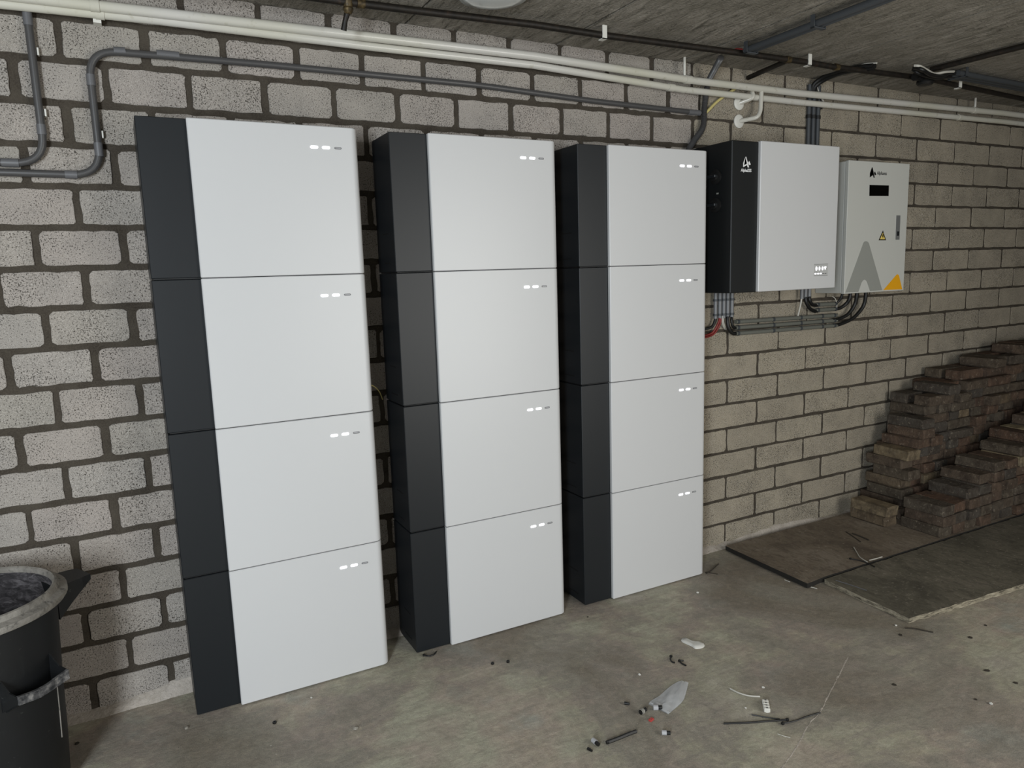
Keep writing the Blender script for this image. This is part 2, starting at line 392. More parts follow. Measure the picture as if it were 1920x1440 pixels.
for k, (left, right) in enumerate(rows):
    z0, z1 = k * H, min((k + 1) * H, ZC + 0.012)
    js = [(a, b, 0) for a, b in zip(left, left[1:])] + [(left[-1], right[0], 1)] + [(a, b, 1) for a, b in zip(right, right[1:])]
    for a, b, kind in js:
        if a < -2.05 or b > 7.15: continue
        n = sum(seen((a + (b - a) * u, -0.004, z0 + (z1 - z0) * v)) for u in (0.08, 0.35, 0.65, 0.92) for v in (0.1, 0.5, 0.9))
        area_px = 0
        if n:
            s0 = pix((a, 0, z0)); s1 = pix((b, 0, z1)); area_px = abs((s1[0] - s0[0]) * (s1[1] - s0[1])) * n / 12
        cells.append((area_px, a, b, z0, z1, kind))
cells.sort(key=lambda c: -c[0])
cache = {}; rest = bmesh.new(); nblk = 0
for area_px, a, b, z0, z1, kind in cells:
    jw = R.uniform(0.017, 0.023) if kind == 0 else R.uniform(0.010, 0.014)
    jh = 0.0175 if kind == 0 else 0.0125
    w = round((b - a - jw) / 0.006) * 0.006; h = round((z1 - z0 - jh) / 0.002) * 0.002
    key = (w, h, R.randrange(3))
    if key not in cache:
        cache[key] = block_mesh(w, h, hash((int(w * 1000), int(h * 1000), key[2])))
        cache[key].materials.append(M['block_tan'] if kind else M['block'])
    cx, cz = (a + b) / 2 + R.uniform(-0.002, 0.002), (z0 + z1) / 2 + R.uniform(-0.0012, 0.0012)
    mt = Matrix.Translation((cx, R.uniform(-0.0012, 0.0006), cz)) @ Matrix.Rotation(math.pi * R.randrange(2) + R.uniform(-0.006, 0.006), 4, 'Y')
    if area_px > 12 and nblk < 300:
        o = bpy.data.objects.new('concrete_block', cache[key]); o.parent = wall; COL.objects.link(o)
        o.matrix_local = Matrix.Translation((-2.5, 0, 0)) @ mt; nblk += 1
    else:
        n0 = len(rest.verts); f0 = len(rest.faces); rest.from_mesh(cache[key]); rest.verts.ensure_lookup_table(); rest.faces.ensure_lookup_table()
        for v in rest.verts[n0:]: v.co = mt @ v.co
        for f in list(rest.faces)[f0:]: f.material_index = kind
o = from_bm('concrete_blocks_out_of_view', rest, [M['block'], M['block_tan']], wall); tag(o, kind='stuff')
# cement splashed along the foot of the wall
bm = bmesh.new(); prev = None
for i in range(190):
    x = -2.05 + 9.2 * i / 189; hgt = 0.024 + 0.016 * math.sin(x * 7.1) * math.sin(x * 2.3 + 1) + R.uniform(-0.004, 0.006); dep = 0.024 + 0.012 * math.sin(x * 5.3 + 2) + R.uniform(-0.003, 0.004)
    ring = [bm.verts.new((x, 0.004, hgt)), bm.verts.new((x, -0.006, hgt * 0.8)), bm.verts.new((x, -dep * 0.6, hgt * 0.35)), bm.verts.new((x, -dep, -0.001))]
    if prev:
        for k in range(3): bm.faces.new((prev[k], prev[k + 1], ring[k + 1], ring[k]))
    prev = ring
from_bm('cement_splash', bm, M['splash'], wall, smooth=True)
# pale ridge of old mortar on the floor
bm = bmesh.new(); prev = None
ridge = smooth_path([(2.1615, -0.9564, 0), (2.0356, -1.0179, 0), (1.9316, -1.0673, 0), (1.831, -1.1165, 0), (1.7463, -1.1439, 0), (1.6691, -1.1821, 0), (1.5966, -1.2127, 0), (1.5275, -1.2387, 0), (1.448, -1.273, 0)], 9)
for i, p in enumerate(ridge):
    w = 0.005 * (0.4 + abs(math.sin(i * 0.55)) + R.uniform(0, 0.5))
    ring = [bm.verts.new((p.x - w, p.y - R.uniform(-0.002, 0.002), -0.0005)), bm.verts.new((p.x + R.uniform(-0.001, 0.001), p.y, 0.0009)), bm.verts.new((p.x + w, p.y, -0.0005))]
    if prev:
        for k in range(2): bm.faces.new((prev[k], prev[k + 1], ring[k + 1], ring[k]))
    prev = ring
from_bm('mortar_ridge', bm, M['splash'], floor, smooth=True)

# ------------------------------------------------------------------ battery towers
TX = (0.1993, 0.9120, 1.6169); TW = 0.61; TH = 0.44099; TZ = 0.0028; TD = 0.1836; SPLIT = 0.1277; PROUD = 0.0137
tower_txt = ('left tower nearest the black bucket', 'middle tower', 'right tower beside the wall inverter')
level_txt = ('bottom', 'second from bottom', 'third from bottom', 'top')
def panel_profile(x0, x1, yb, yf, r, n=7):
    """plan outline of the white cover: square at its left edge, rounded at its right edge"""
    P = [(x0, yb), (x0, yf + 0.0025), (x0 + 0.0025, yf)]
    for k in range(n + 1):
        a = math.pi / 2 * k / n; P.append((x1 - r + r * math.sin(a), yf + r - r * math.cos(a)))
    P.append((x1, yb)); return P
def cover(name, x0, x1, yb, yf, z0, z1, r, m, parent):
    P = panel_profile(x0, x1, yb, yf, r); bm = bmesh.new(); b = 0.0022
    def ring(z, inset):
        return [bm.verts.new((x + (inset if i < 3 else -inset if i > 3 + 3 else 0), y + (inset if 1 < i < len(P) - 2 else 0), z)) for i, (x, y) in enumerate(P)]
    rs = [ring(z0, b), ring(z0 + b, 0), ring(z1 - b, 0), ring(z1, b)]
    for a, c in zip(rs, rs[1:]):
        for k in range(len(P)): j = (k + 1) % len(P); bm.faces.new((a[k], a[j], c[j], c[k]))
    bm.faces.new(rs[0][::-1]); bm.faces.new(rs[-1])
    o = from_bm(name, bm, m, parent, smooth=True); o.data.set_sharp_from_angle(angle=0.6); return o
def pill(name, xc, zc, w, h, y, d, m, parent, n=5):
    P = []; r = h / 2
    for s, a0 in ((1, -math.pi / 2), (-1, math.pi / 2)):
        for k in range(n + 1):
            a = a0 + math.pi * k / n; P.append((xc + s * (w / 2 - r) + r * math.cos(a), zc + r * math.sin(a)))
    return prism(name, P, y, d, m, parent)
def module(x, z):
    t = thing('battery_module', (x + TW / 2, -TD / 2, z), 'x', 'battery', 'stacked battery modules')
    g = 0.0022
    box('casing', (x, -TD, z + g), (x + TW - 0.004, -0.006, z + TH - g), M['case'], t, bevel=0.0018)
    box('joint_plate', (x + 0.006, -TD + 0.006, z - 0.001), (x + TW - 0.01, -0.01, z + TH - 0.003), M['gap'], t)
    cv = cover('front_panel', x + SPLIT, x + TW, -0.11, -TD - PROUD, z + 0.0012, z + TH - 0.0012, 0.024, M['white_panel'], t)
    yf = -TD - PROUD; zz = z + TH - 0.0635
    for dx in (0.474, 0.5095):
        l = pill('indicator_light', x + dx, zz, 0.024, 0.0085, yf - 0.0008, 0.003, M['led'], t)
    b = pill('button', x + 0.5455, zz, 0.022, 0.0062, yf - 0.0006, 0.003, M['btn_rim'], t); pill('button_face', x + 0.5455, zz + 0.0002, 0.0175, 0.0026, yf - 0.0009, 0.002, M['btn'], b)
    for zz in (0.03, 0.125): box('side_slot', (x - 0.0006, -0.135, z + zz), (x + 0.002, -0.07, z + zz + 0.004), M['gap'], t)
    return t
proto = module(TX[0], TZ)
for ti in range(3):
    for k in range(4):
        o = proto if (ti == 0 and k == 0) else copy_tree(proto)
        o.location = Vector((TX[ti] + TW / 2, -TD / 2, TZ + k * TH))
        o['label'] = '%s white and charcoal battery module of the %s' % (level_txt[k], tower_txt[ti])

# ------------------------------------------------------------------ inverter on the wall
def logo(name, x, y, z, s, m, parent):
    """letter A with a sweep and a small lozenge; s is its height, (x, z) its lower left corner"""
    q = lambda *P: [(x + a * s, z + b * s) for a, b in P]
    o = prism(name, q((0.28, 1.0), (0.38, 1.0), (0.78, 0.0), (0.60, 0.0), (0.47, 0.30), (0.30, 0.62), (0.20, 0.45)), y, 0.0008, m, parent)
    prism('logo_sweep', q((0.28, 1.0), (0.33, 0.72), (0.14, 0.36), (0.12, 0.16), (0.46, 0.36), (0.52, 0.24), (0.0, 0.0), (0.0, 0.40)), y, 0.0008, m, o)
    prism('logo_lozenge', q((0.78, 0.62), (1.0, 0.30), (0.80, 0.22), (0.64, 0.44)), y, 0.0008, m, o)
    return o
IX0, IX1, IZ0, IZ1, ID = 2.298, 2.913, 1.2035, 1.803, 0.25
inv = thing('solar_inverter', (2.6, -0.12, IZ0), 'black and white inverter box mounted on the wall right of the battery towers', 'inverter')
box('casing', (IX0, -ID, IZ0), (IX1 - 0.004, -0.02, IZ1), M['case_black'], inv, bevel=0.003)
box('wall_bracket', (IX0 + 0.1, -0.021, IZ0 + 0.1), (IX1 - 0.1, -0.0005, IZ1 - 0.1), M['steel'], inv)
cover('front_panel', IX0 + 0.142, IX1, -ID + 0.06, -ID - 0.014, IZ0 + 0.001, IZ1 + 0.002, 0.014, M['white_panel'], inv)
yl = -ID - 0.0006
logo('logo', (2.3578, -0.2506, 1.7009)[0], yl, (2.3578, -0.2506, 1.7009)[2], 0.041, M['print_white'], inv)
text_mesh('logo_text', 'AlphaESS', (2.3458, -0.2506, 1.684)[0], yl, (2.3458, -0.2506, 1.684)[2], 0.0165, M['print_white'], inv, sx=0.92, bold=0.0003)
# display with lit icons
yd = -ID - 0.014
dd = box('display', (2.768, yd - 0.0006, 1.2585), (2.855, yd + 0.002, 1.310), M['disp'], inv)
box('display_rim', (2.768, yd - 0.0011, 1.3085), (2.855, yd + 0.001, 1.3097), M['btn_rim'], dd)
box('display_rim', (2.768, yd - 0.0011, 1.2588), (2.855, yd + 0.001, 1.2600), M['btn_rim'], dd)
for k, (w, h) in enumerate(((0.011, 0.0185), (0.0105, 0.0175), (0.011, 0.0165))):
    prism('lit_icon', [(2.782 + k * 0.0195 + w / 2 * math.cos(a), 1.2905 + h / 2 * math.sin(a)) for a in [2 * math.pi * i / 10 for i in range(10)]], yd - 0.0012, 0.001, M['led'], dd)
prism('lit_icon', [(2.8375, 1.2835), (2.845, 1.297), (2.8415, 1.2975), (2.8375, 1.296), (2.8335, 1.2975), (2.830, 1.295)], yd - 0.0012, 0.001, M['led'], dd)
for k in range(3): pill('lit_dash', 2.778 + k * 0.0165, 1.2685, 0.0125, 0.0052, yd - 0.0012, 0.001, M['led'], dd)
for k in range(2): pill('icon_dash', 2.8255 + k * 0.015, 1.2685, 0.011, 0.0028, yd - 0.0012, 0.001, M['btn_rim'], dd)
# switches on its left side
def side_switch(y, z):
    k = lathe('rotary_switch', [(0.030, -0.001), (0.030, -0.008), (0.018, -0.010), (0.018, -0.022), (0.0, -0.022)], (IX0, y, z), M['gap'], inv, seg=20, axis='X', cap=False)
    box('switch_handle', (IX0 - 0.034, y - 0.026, z - 0.006), (IX0 - 0.020, y + 0.026, z + 0.006), M['case'], k, bevel=0.002)
side_switch(-0.165, 1.672); side_switch(-0.165, 1.560)
box('side_label', (IX0 - 0.0006, -0.178, 1.603), (IX0 + 0.001, -0.166, 1.609), M['print_grey'], inv)

# ------------------------------------------------------------------ white switch cabinet
CX0, CX1, CZ0, CZ1, CD = 3.095, 3.531, 1.168, 1.772, 0.165
cab = thing('switch_cabinet', (3.31, -0.08, CZ0), 'white steel cabinet with grey letter A and orange corner, right of the inverter', 'cabinet')
box('cabinet_body', (CX0 + 0.001, -0.145, CZ0 + 0.002), (CX1 - 0.004, -0.0008, CZ1 - 0.002), M['white_case'], cab, bevel=0.002)
box('door_seal', (CX0 + 0.008, -0.149, CZ0 + 0.008), (CX1 - 0.010, -0.144, CZ1 - 0.008), M['gap'], cab)
door = box('door', (CX0, -CD, CZ0), (CX1, -0.148, CZ1), M['white_case'], cab, bevel=0.0015)
yf = -CD - 0.0006
sx_ = lambda P: [(p[0], p[2]) for p in P]
prism('letter_mark', sx_([(3.1033, -0.165, 1.1736), (3.2164, -0.165, 1.4014), (3.2228, -0.165, 1.407), (3.2337, -0.165, 1.4086), (3.2461, -0.165, 1.4066), (3.2553, -0.165, 1.3993), (3.3681, -0.165, 1.1751), (3.278, -0.165, 1.1735), (3.2542, -0.165, 1.217), (3.246, -0.165, 1.2248), (3.235, -0.165, 1.2294), (3.2238, -0.165, 1.2255), (3.2152, -0.165, 1.2165), (3.1947, -0.165, 1.1732)]), yf, 0.001, M['print_grey'], door)
prism('corner_mark', sx_([(3.3761, -0.165, 1.1748), (3.4691, -0.165, 1.2447), (3.4798, -0.165, 1.248), (3.4901, -0.165, 1.2417), (3.5202, -0.165, 1.1729)]), yf, 0.001, M['print_orange'], door)
tri = prism('warning_sign', sx_([(3.3535, -0.165, 1.4585), (3.3796, -0.165, 1.4118), (3.3247, -0.165, 1.4122)]), yf, 0.001, M['print_black'], door)
prism('sign_field', sx_([(3.3538, -0.165, 1.4477), (3.3706, -0.165, 1.4169), (3.3341, -0.165, 1.4171)]), yf - 0.0004, 0.001, M['print_yellow'], tri)
prism('lightning_bolt', sx_([(3.3527, -0.165, 1.442), (3.3562, -0.165, 1.442), (3.355, -0.165, 1.4317), (3.3593, -0.165, 1.4317), (3.3536, -0.165, 1.4182), (3.3528, -0.165, 1.4285), (3.3481, -0.165, 1.4285)]), yf - 0.0008, 0.001, M['print_black'], tri)
prism('screen', sx_([(3.2423, -0.165, 1.666), (3.3806, -0.165, 1.667), (3.3819, -0.165, 1.6183), (3.2441, -0.165, 1.616)]), yf - 0.001, 0.002, M['screen'], door)
hs = prism('handle_plate', sx_([(3.4477, -0.165, 1.5286), (3.4754, -0.165, 1.5288), (3.4771, -0.165, 1.4139), (3.4496, -0.165, 1.4141)]), yf - 0.002, 0.003, M['steel'], door)
prism('lock', sx_([(3.4555, -0.165, 1.453), (3.4696, -0.165, 1.453), (3.4692, -0.165, 1.4327), (3.4555, -0.165, 1.4328)]), yf - 0.004, 0.003, M['case'], hs)
lg = logo('logo', (3.2415, -0.165, 1.7)[0], yf, (3.2415, -0.165, 1.7)[2], 0.0455, M['print_black'], door)
text_mesh('logo_text', 'Alphaess', (3.2922, -0.165, 1.7139)[0], yf, (3.2922, -0.165, 1.7139)[2], 0.0235, M['print_black'], door, sx=0.85)

# ------------------------------------------------------------------ pipes and conduits
def strap(name, x, y, z, r, m, parent, w=0.014, axis='X'):
    """saddle clip around a pipe running along x at (y, z), fixed to the wall"""
    k = lathe(name, [(r, -w / 2), (r + 0.0022, -w / 2), (r + 0.0022, w / 2), (r, w / 2)], (x, y, z), m, parent, seg=16, axis=axis, cap=False)
    return k
# upper cream pipe with its branch and rose
UP = [(-0.75, -0.05, 2.071), (0.1511, -0.05, 2.075), (0.9244, -0.05, 2.0826), (1.5214, -0.05, 2.0868), (2.275, -0.05, 2.0693), (2.8983, -0.05, 2.07), (4.4824, -0.05, 2.0958), (7.1, -0.05, 2.10)]
LP = [(-0.75, -0.034, 2.046), (0.2968, -0.034, 2.0619), (0.9278, -0.034, 2.0579), (1.5296, -0.034, 2.0605), (2.2327, -0.034, 2.034), (2.9183, -0.034, 2.036), (4.5169, -0.034, 2.0561), (7.1, -0.034, 2.062)]
def yz_at(P, x):
    for a, b in zip(P, P[1:]):
        if a[0] <= x <= b[0]:
            t_ = (x - a[0]) / (b[0] - a[0]); return a[1] + (b[1] - a[1]) * t_, a[2] + (b[2] - a[2]) * t_
def rose(c, parent):
    lathe('wall_rose', [(0.0285, 0.0), (0.0285, -0.004), (0.022, -0.007), (0.014, -0.008)], (c[0], -0.002, c[2]), M['white_plastic'], parent, seg=24, axis='Y')
u = thing('heating_pipe', (2.0, -0.05, 2.08), 'upper of two long cream painted pipes running along the wall under the ceiling', 'pipe', 'pair of cream pipes')
tube('pipe', UP, 0.0148, M['cream'], u, 16)
br = tube('branch_pipe', fillet([(2.6605, -0.05, 2.0706), (2.6568, -0.05, 1.9772), (2.64, -0.05, 1.949), (2.577, -0.004, 1.937)], 0.045, 8), 0.0095, M['cream'], u, 12)
rose((2.576, 0, 1.937), br)
l = thing('heating_pipe', (2.0, -0.034, 2.05), 'lower of two long cream painted pipes running along the wall under the ceiling', 'pipe', 'pair of cream pipes')
tube('pipe', LP, 0.0132, M['cream'], l, 16)
br = tube('branch_pipe', fillet([(2.6184, -0.036, 2.0569), (2.615, -0.05, 2.030), (2.576, -0.004, 2.0125)], 0.02, 5), 0.0095, M['cream'], l, 12)
rose((2.5745, 0, 2.0125), br)
for x, w in ((0.135, 0.022), (2.245, 0.03), (4.22, 0.03)):
    y_, z_ = yz_at(UP, x); strap('pipe_socket', x, y_, z_, 0.0148, M['cream'], u, w)
for x, w in ((0.145, 0.022), (2.17, 0.03), (4.12, 0.03)):
    y_, z_ = yz_at(LP, x); strap('pipe_socket', x, y_, z_, 0.0132, M['cream'], l, w)
for x in (2.228, 4.225):
    y_, z_ = yz_at(UP, x)
    hk = tube('hanger_rod', [(x, y_, z_ + 0.014), (x, y_, ZC + 0.004)], 0.0055, M['white_plastic'], u, 8)
    tube('hanger_screw', [(x, y_, ZC - 0.012), (x, y_, ZC + 0.004)], 0.0032, M['steel'], hk, 6)
for x in (0.135,):
    y_, z_ = yz_at(UP, x); box('clip_plate', (x - 0.008, -0.03, z_ - 0.038), (x + 0.012, -0.001, z_ + 0.014), M['white_plastic'], u)

def conduit(name, pts, r, label, parent=None, m='conduit', sleeves=(), clips=(), bend=0.05, group=None):
    P = fillet(pts, bend, 8)
    b = P[0]; t_ = thing(name, b, label, 'conduit', group)
    tube('conduit_tube', P, r, M[m], t_, 12)
    for a, c in sleeves: tube('sleeve', [a, c], r + 0.0014, M['conduit_l'], t_, 12)
    for c in clips: box('clip', (c[0] - 0.0025, c[1] + 0.002, c[2] - 0.010), (c[0] + 0.0025, -0.0005, c[2] + 0.010), M['white_plastic'], t_, bevel=0.001)
    return t_
yc = -0.018
conduit('wall_conduit', [(2.3395, -0.018, 1.9525), (1.7713, -0.018, 1.9599), (1.3182, -0.018, 1.9755), (0.5876, -0.018, 1.9739), (0.105, yc, 1.966), (0.105, yc, 1.625), (-1.2, yc, 1.63)], 0.0102, 'long grey conduit running above the towers then dropping and turning left at its near end',
        sleeves=[((0.28, yc, 1.9735), (0.34, yc, 1.9735)), ((0.17, yc, 1.9697), (0.2, yc, 1.971)), ((0.105, yc, 1.90), (0.105, yc, 1.87)), ((0.105, yc, 1.715), (0.105, yc, 1.678)), ((0.045, yc, 1.6252), (0.015, yc, 1.6254)), ((2.3395, -0.018, 1.9525), (2.2757, -0.018, 1.9523))],
        clips=[(0.458, yc, 1.9735), (1.4, yc, 1.972), (0.119, yc, 1.74), (-0.2, yc, 1.627)], bend=0.075)
conduit('wall_conduit', [(-0.028, yc, 2.15), (-0.028, yc, 1.652), (-1.2, yc, 1.652)], 0.0102, 'middle of three grey conduits curving to the left edge, dropping from the cream pipes',
        sleeves=[((-0.028, yc, 2.05), (-0.028, yc, 2.013)), ((-0.028, yc, 1.757), (-0.028, yc, 1.73)), ((-0.09, yc, 1.652), (-0.13, yc, 1.652))], clips=[(-0.014, yc, 1.79), (-0.014, yc, 1.95)], bend=0.075)
conduit('wall_conduit', [(-0.148, yc, 2.15), (-0.148, yc, 1.68), (-1.2, yc, 1.68)], 0.0102, 'leftmost grey conduit, curving out of the photo at the left edge above the bucket',
        sleeves=[((-0.148, yc, 1.795), (-0.148, yc, 1.762)), ((-0.148, yc, 1.775), (-0.148, yc, 1.75))], clips=[(-0.134, yc, 1.82)], bend=0.08)
# three conduits behind the top of the inverter
for k, pxs in enumerate((((3.0034, -0.012, 1.9575)), ((3.0336, -0.012, 1.9594)), ((3.064, -0.012, 1.9614)))):
    c = conduit('riser_conduit', [(pxs[0], -0.012, 1.74), (pxs[0], -0.012, 2.125)], 0.0105, '%s of three grey vertical conduits rising above the inverter' % ('left', 'middle', 'right')[k], m='conduit_d', group='conduits above the inverter')
    strap('saddle', pxs[0], -0.012, 1.985, 0.0105, M['gap'], c, 0.016, 'Z')
# black and white cables sweeping from the risers to the ceiling
for k in range(4):
    d = k * 0.009
    P = smooth_path([(3.07 + d, -0.012, 2.03), (3.0259, -0.02, 2.1105), (3.0394, -0.06, 2.1442), (3.0445, -0.14, 2.1551), (3.024, -0.25, 2.1415), (3.0334, -0.32, 2.1315)], 6)
    P = [p + Vector((0.009 * (k - 1.5), 0, -0.010 * (k % 2) + 0.024 * (k > 2))) for p in P]
    o = tube('ceiling_cable', P, 0.0098 if k < 3 else 0.0045, M['cable'] if k < 3 else M['cable_w'], None, 8)
    tag(o, ('black cable hugging the wall in the sweep from the risers to the ceiling', 'black cable in the middle of the sweep from risers to ceiling', 'black cable on the room side of the sweep from risers to ceiling', 'white cable lying on top of the black cables sweeping to the ceiling')[k], 'cable', 'cables from risers to ceiling')
# ceiling conduits
def ceiling_conduits(label, pts, n, r, clips, sep=0.024, m='conduit_d'):
    a, b = Vector(pts[0]), Vector(pts[-1]); d = (b - a).normalized(); s = Vector((-d.y, d.x, 0))
    t_ = thing('ceiling_conduit', a, label, 'conduit')
    for k in range(n):
        off = s * (k - (n - 1) / 2) * sep; tube('conduit_tube', [a + off, b + off], r, M[m], t_, 12)
    for f in clips:
        c = a + (b - a) * f; bm = bmesh.new()
        hw = (n * sep) / 2 + 0.006
        for q in ((-hw, hw),):
            bm_box(bm, (-0.008, -hw, -r - 0.004), (0.008, hw, -r)); bm_box(bm, (-0.008, -hw, -r - 0.004), (0.008, -hw + 0.004, 0.028)); bm_box(bm, (-0.008, hw - 0.004, -r - 0.004), (0.008, hw, 0.028))
        bmesh.ops.transform(bm, matrix=Matrix.Translation(c) @ Matrix.Rotation(math.atan2(d.y, d.x), 4, 'Z'), verts=bm.verts)
        from_bm('saddle', bm, M['conduit_d'], t_)
    return t_
ceiling_conduits('pair of dark grey conduits crossing the ceiling away from the wall above the right tower', [(2.335, -0.285, 2.128), (2.318, -3.4, 2.128)], 2, 0.012, (0.006, 0.105, 0.22, 0.4, 0.6))
ceiling_conduits('short dark grey conduit pair clipped to the ceiling above the white cabinet', [(6.3135, 2.13, 3.0598), (6.939, 2.13, 3.1253)], 2, 0.012, (0.1, 0.9))
ceiling_conduits('grey conduit pair on the ceiling running out of the photo at the top right', [(3.4961, -0.3701, 2.13), (5.6, -0.30, 2.13)], 3, 0.012, (0.02, 0.35))
o = tube('ceiling_wire', smooth_path([(2.2946, -0.238, 2.135), (2.317, -0.2573, 2.14), (2.3465, -0.2698, 2.132)], 5), 0.004, M['cable_r'], None, 6); tag(o, 'red wire poking out of the conduit end beside the brown ceiling pipe', 'wire')
for k, (lab, mm, P) in enumerate((('white cable looping over the black valve under the ceiling', 'cable_w', [(3.1497, -0.4194, 2.12), (3.1635, -0.4363, 2.115), (3.2318, -0.4228, 2.11), (3.317, -0.4015, 2.108), (3.377, -0.4106, 2.118), (3.4542, -0.4003, 2.13)]),
                            ('black cable loop drooping beside the valve under the ceiling', 'cable', [(3.1822, -0.3979, 2.12), (3.1621, -0.445, 2.1), (3.2463, -0.431, 2.09), (3.3601, -0.4056, 2.1), (3.4266, -0.3941, 2.12), (3.4963, -0.3796, 2.13)]),
                            ('black cable hanging over the valve nearer the wall', 'cable', [(3.2026, -0.3797, 2.12), (3.2074, -0.4014, 2.1), (3.2814, -0.3965, 2.095), (3.3713, -0.3821, 2.1), (3.5346, -0.3565, 2.13)]))):
    o = tube('ceiling_cable', smooth_path(P, 6), 0.0055 if mm == 'cable_w' else 0.008, M[mm], None, 8); tag(o, lab, 'cable')
# old brown water pipe with valves
PP = [(0.802, -0.2008, 2.125), (1.0131, -0.2118, 2.125), (1.415, -0.2398, 2.125), (1.6958, -0.2362, 2.125), (2.3542, -0.2624, 2.125), (2.6878, -0.2694, 2.125), (2.8303, -0.2706, 2.122), (3.4085, -0.314, 2.115), (3.6753, -0.2976, 2.112), (4.2938, -0.2542, 2.11), (5.2, -0.20, 2.11), (7.1, -0.2, 2.11)]
bp = thing('water_pipe', PP[0], 'old dark brown water pipe running along the ceiling in front of the wall', 'pipe')
tube('pipe', PP, 0.0115, M['iron'], bp, 12)
for q in ((1.6958, -0.2362, 2.125), (2.6856, -0.2686, 2.125), (3.6545, -0.3002, 2.112)):
    bm = bmesh.new(); bm_box(bm, (q[0] - 0.009, q[1] - 0.014, q[2] - 0.016), (q[0] + 0.009, q[1] - 0.010, ZC - 0.0005)); bm_box(bm, (q[0] - 0.009, q[1] - 0.014, q[2] - 0.016), (q[0] + 0.009, q[1] + 0.012, q[2] - 0.0125))
    from_bm('pipe_clip', bm, M['white_plastic'], bp)
for q in ((0.8403, -0.2028, 2.125), (2.8551, -0.2717, 2.122), (2.5755, -0.2654, 2.125)):
    strap('fitting', q[0], q[1], q[2], 0.0115, M['brass'], bp, 0.024)
st = tube('stub_pipe', [(2.5838, -0.2608, 2.125), (2.6162, -0.012, 2.1196)], 0.010, M['iron'], bp, 10)
# drain cock at its near end
vc = Vector(PP[0])
vb = lathe('drain_cock', [(0.0, 0.018), (0.016, 0.016), (0.016, -0.006), (0.013, -0.014), (0.016, -0.02), (0.012, -0.03), (0.008, -0.034)], vc, M['brass'], bp, seg=10)
tube('cock_spout', [vc + Vector((0, 0, -0.02)), vc + Vector((-0.008, 0.012, -0.05)), vc + Vector((-0.012, 0.02, -0.075))], 0.0075, M['iron'], vb, 8, rfun=lambda i: (0.010, 0.0075, 0.009)[i])
tube('pipe_end', [vc, vc + Vector((-0.6, 0.005, 0))], 0.0115, M['iron'], bp, 10)
# stop valve where the pipe towards the room branches off
vq = Vector((3.3465, -0.3421, 2.105))
va = lathe('stop_valve', [(0.0, 0.02), (0.022, 0.018), (0.026, 0.0), (0.034, -0.008), (0.036, -0.02), (0.030, -0.028), (0.0, -0.03)], vq, M['cable'], bp, seg=18)
tube('valve_stem', [vq, vq + Vector((-0.075, 0.0, 0.0))], 0.014, M['cable'], va, 10, rfun=lambda i: (0.012, 0.017)[i])
rp = tube('branch_pipe', [(3.355, -0.36, 2.138), (3.372, -0.73, 2.138), (3.45, -3.4, 2.138)], 0.0115, M['iron'], bp, 10)
# corrugated hose and yellow cable
hp = smooth_path([(2.3082, -0.1723, 2.13), (2.3431, -0.1, 2.1071), (2.3712, -0.03, 2.0677), (2.362, -0.022, 1.979), (2.3541, -0.022, 1.8967), (2.305, -0.020, 1.835), (2.266, -0.028, 1.785), (2.262, -0.03, 1.70)], 34)
o = tube('corrugated_conduit', hp, 0.012, M['conduit'], None, 10, rfun=lambda i: 0.0128 if i % 2 else 0.0098); tag(o, 'grey corrugated flexible conduit dropping behind the right battery tower', 'conduit')
o = tube('yellow_cable', smooth_path([(2.5731, -0.012, 2.085), (2.5179, -0.012, 2.054), (2.4425, -0.012, 2.0088), (2.3835, -0.015, 1.9626), (2.3664, -0.008, 1.9477)], 5), 0.0062, M['cable_y'], None, 10); tag(o, 'pale yellow cable running down from the cream pipes to the corrugated conduit', 'cable')

# cabling under the inverter
vx = ((2.4375, -0.02, 1.137), (2.4627, -0.02, 1.1358), (2.4865, -0.02, 1.1346), (2.5104, -0.02, 1.1334), (2.5351, -0.02, 1.1322))
pos5 = ('first', 'second', 'third', 'fourth', 'fifth')
for k, q in enumerate(vx):
    c = conduit('drop_conduit', [(q[0], -0.02, 1.215), (q[0], -0.02, 1.084)], 0.0088, '%s from the left of five short grey conduits under the black side of the inverter' % pos5[k], m='drop', group='short conduits under the inverter')
    for zz in (1.165, 1.10): strap('saddle', q[0], -0.02, zz, 0.0088, M['conduit_d'], c, 0.010, 'Z')
hz = (((2.5586, -0.02, 1.0625), (3.233, -0.02, 1.0559)), ((2.5591, -0.02, 1.0359), (3.2344, -0.02, 1.0307)), ((2.5597, -0.02, 1.0093), (3.2357, -0.02, 1.0055)), ((3.0795, -0.02, 1.1145), (3.2299, -0.02, 1.1126)), ((3.0807, -0.02, 1.0874), (3.2313, -0.02, 1.0875)))
lab = ('topmost of three long', 'middle of three long', 'lowest of three long', 'upper of two short', 'lower of two short')
for k, (a, b) in enumerate(hz):
    c = conduit('run_conduit', [a, b], 0.0095, '%s grey horizontal conduits under the inverter' % lab[k], m='run', group='horizontal conduits under the inverter')
    for f in ((0.02, 0.35, 0.62, 0.84, 0.97) if k < 3 else (0.1, 0.92)):
        p = Vector(a) + (Vector(b) - Vector(a)) * f; strap('saddle', p.x, p.y, p.z, 0.0085, M['conduit_d'], c, 0.012)
for k, q in enumerate(((2.9712, -0.03, 1.1742), (2.9967, -0.03, 1.1731), (3.0223, -0.03, 1.1721))):
    c = conduit('drop_conduit', [(q[0], -0.03, 1.23), (q[0], -0.03, 1.148)], 0.0088, '%s of three stub conduits under the white cover of the inverter' % ('left', 'middle', 'right')[k], m='drop', group='stub conduits under the inverter')
def cable(label, pts, r, m): o = tube('cable', smooth_path(pts, 6), r, M[m], None, 8); tag(o, label, 'cable'); return o
yk = -0.028
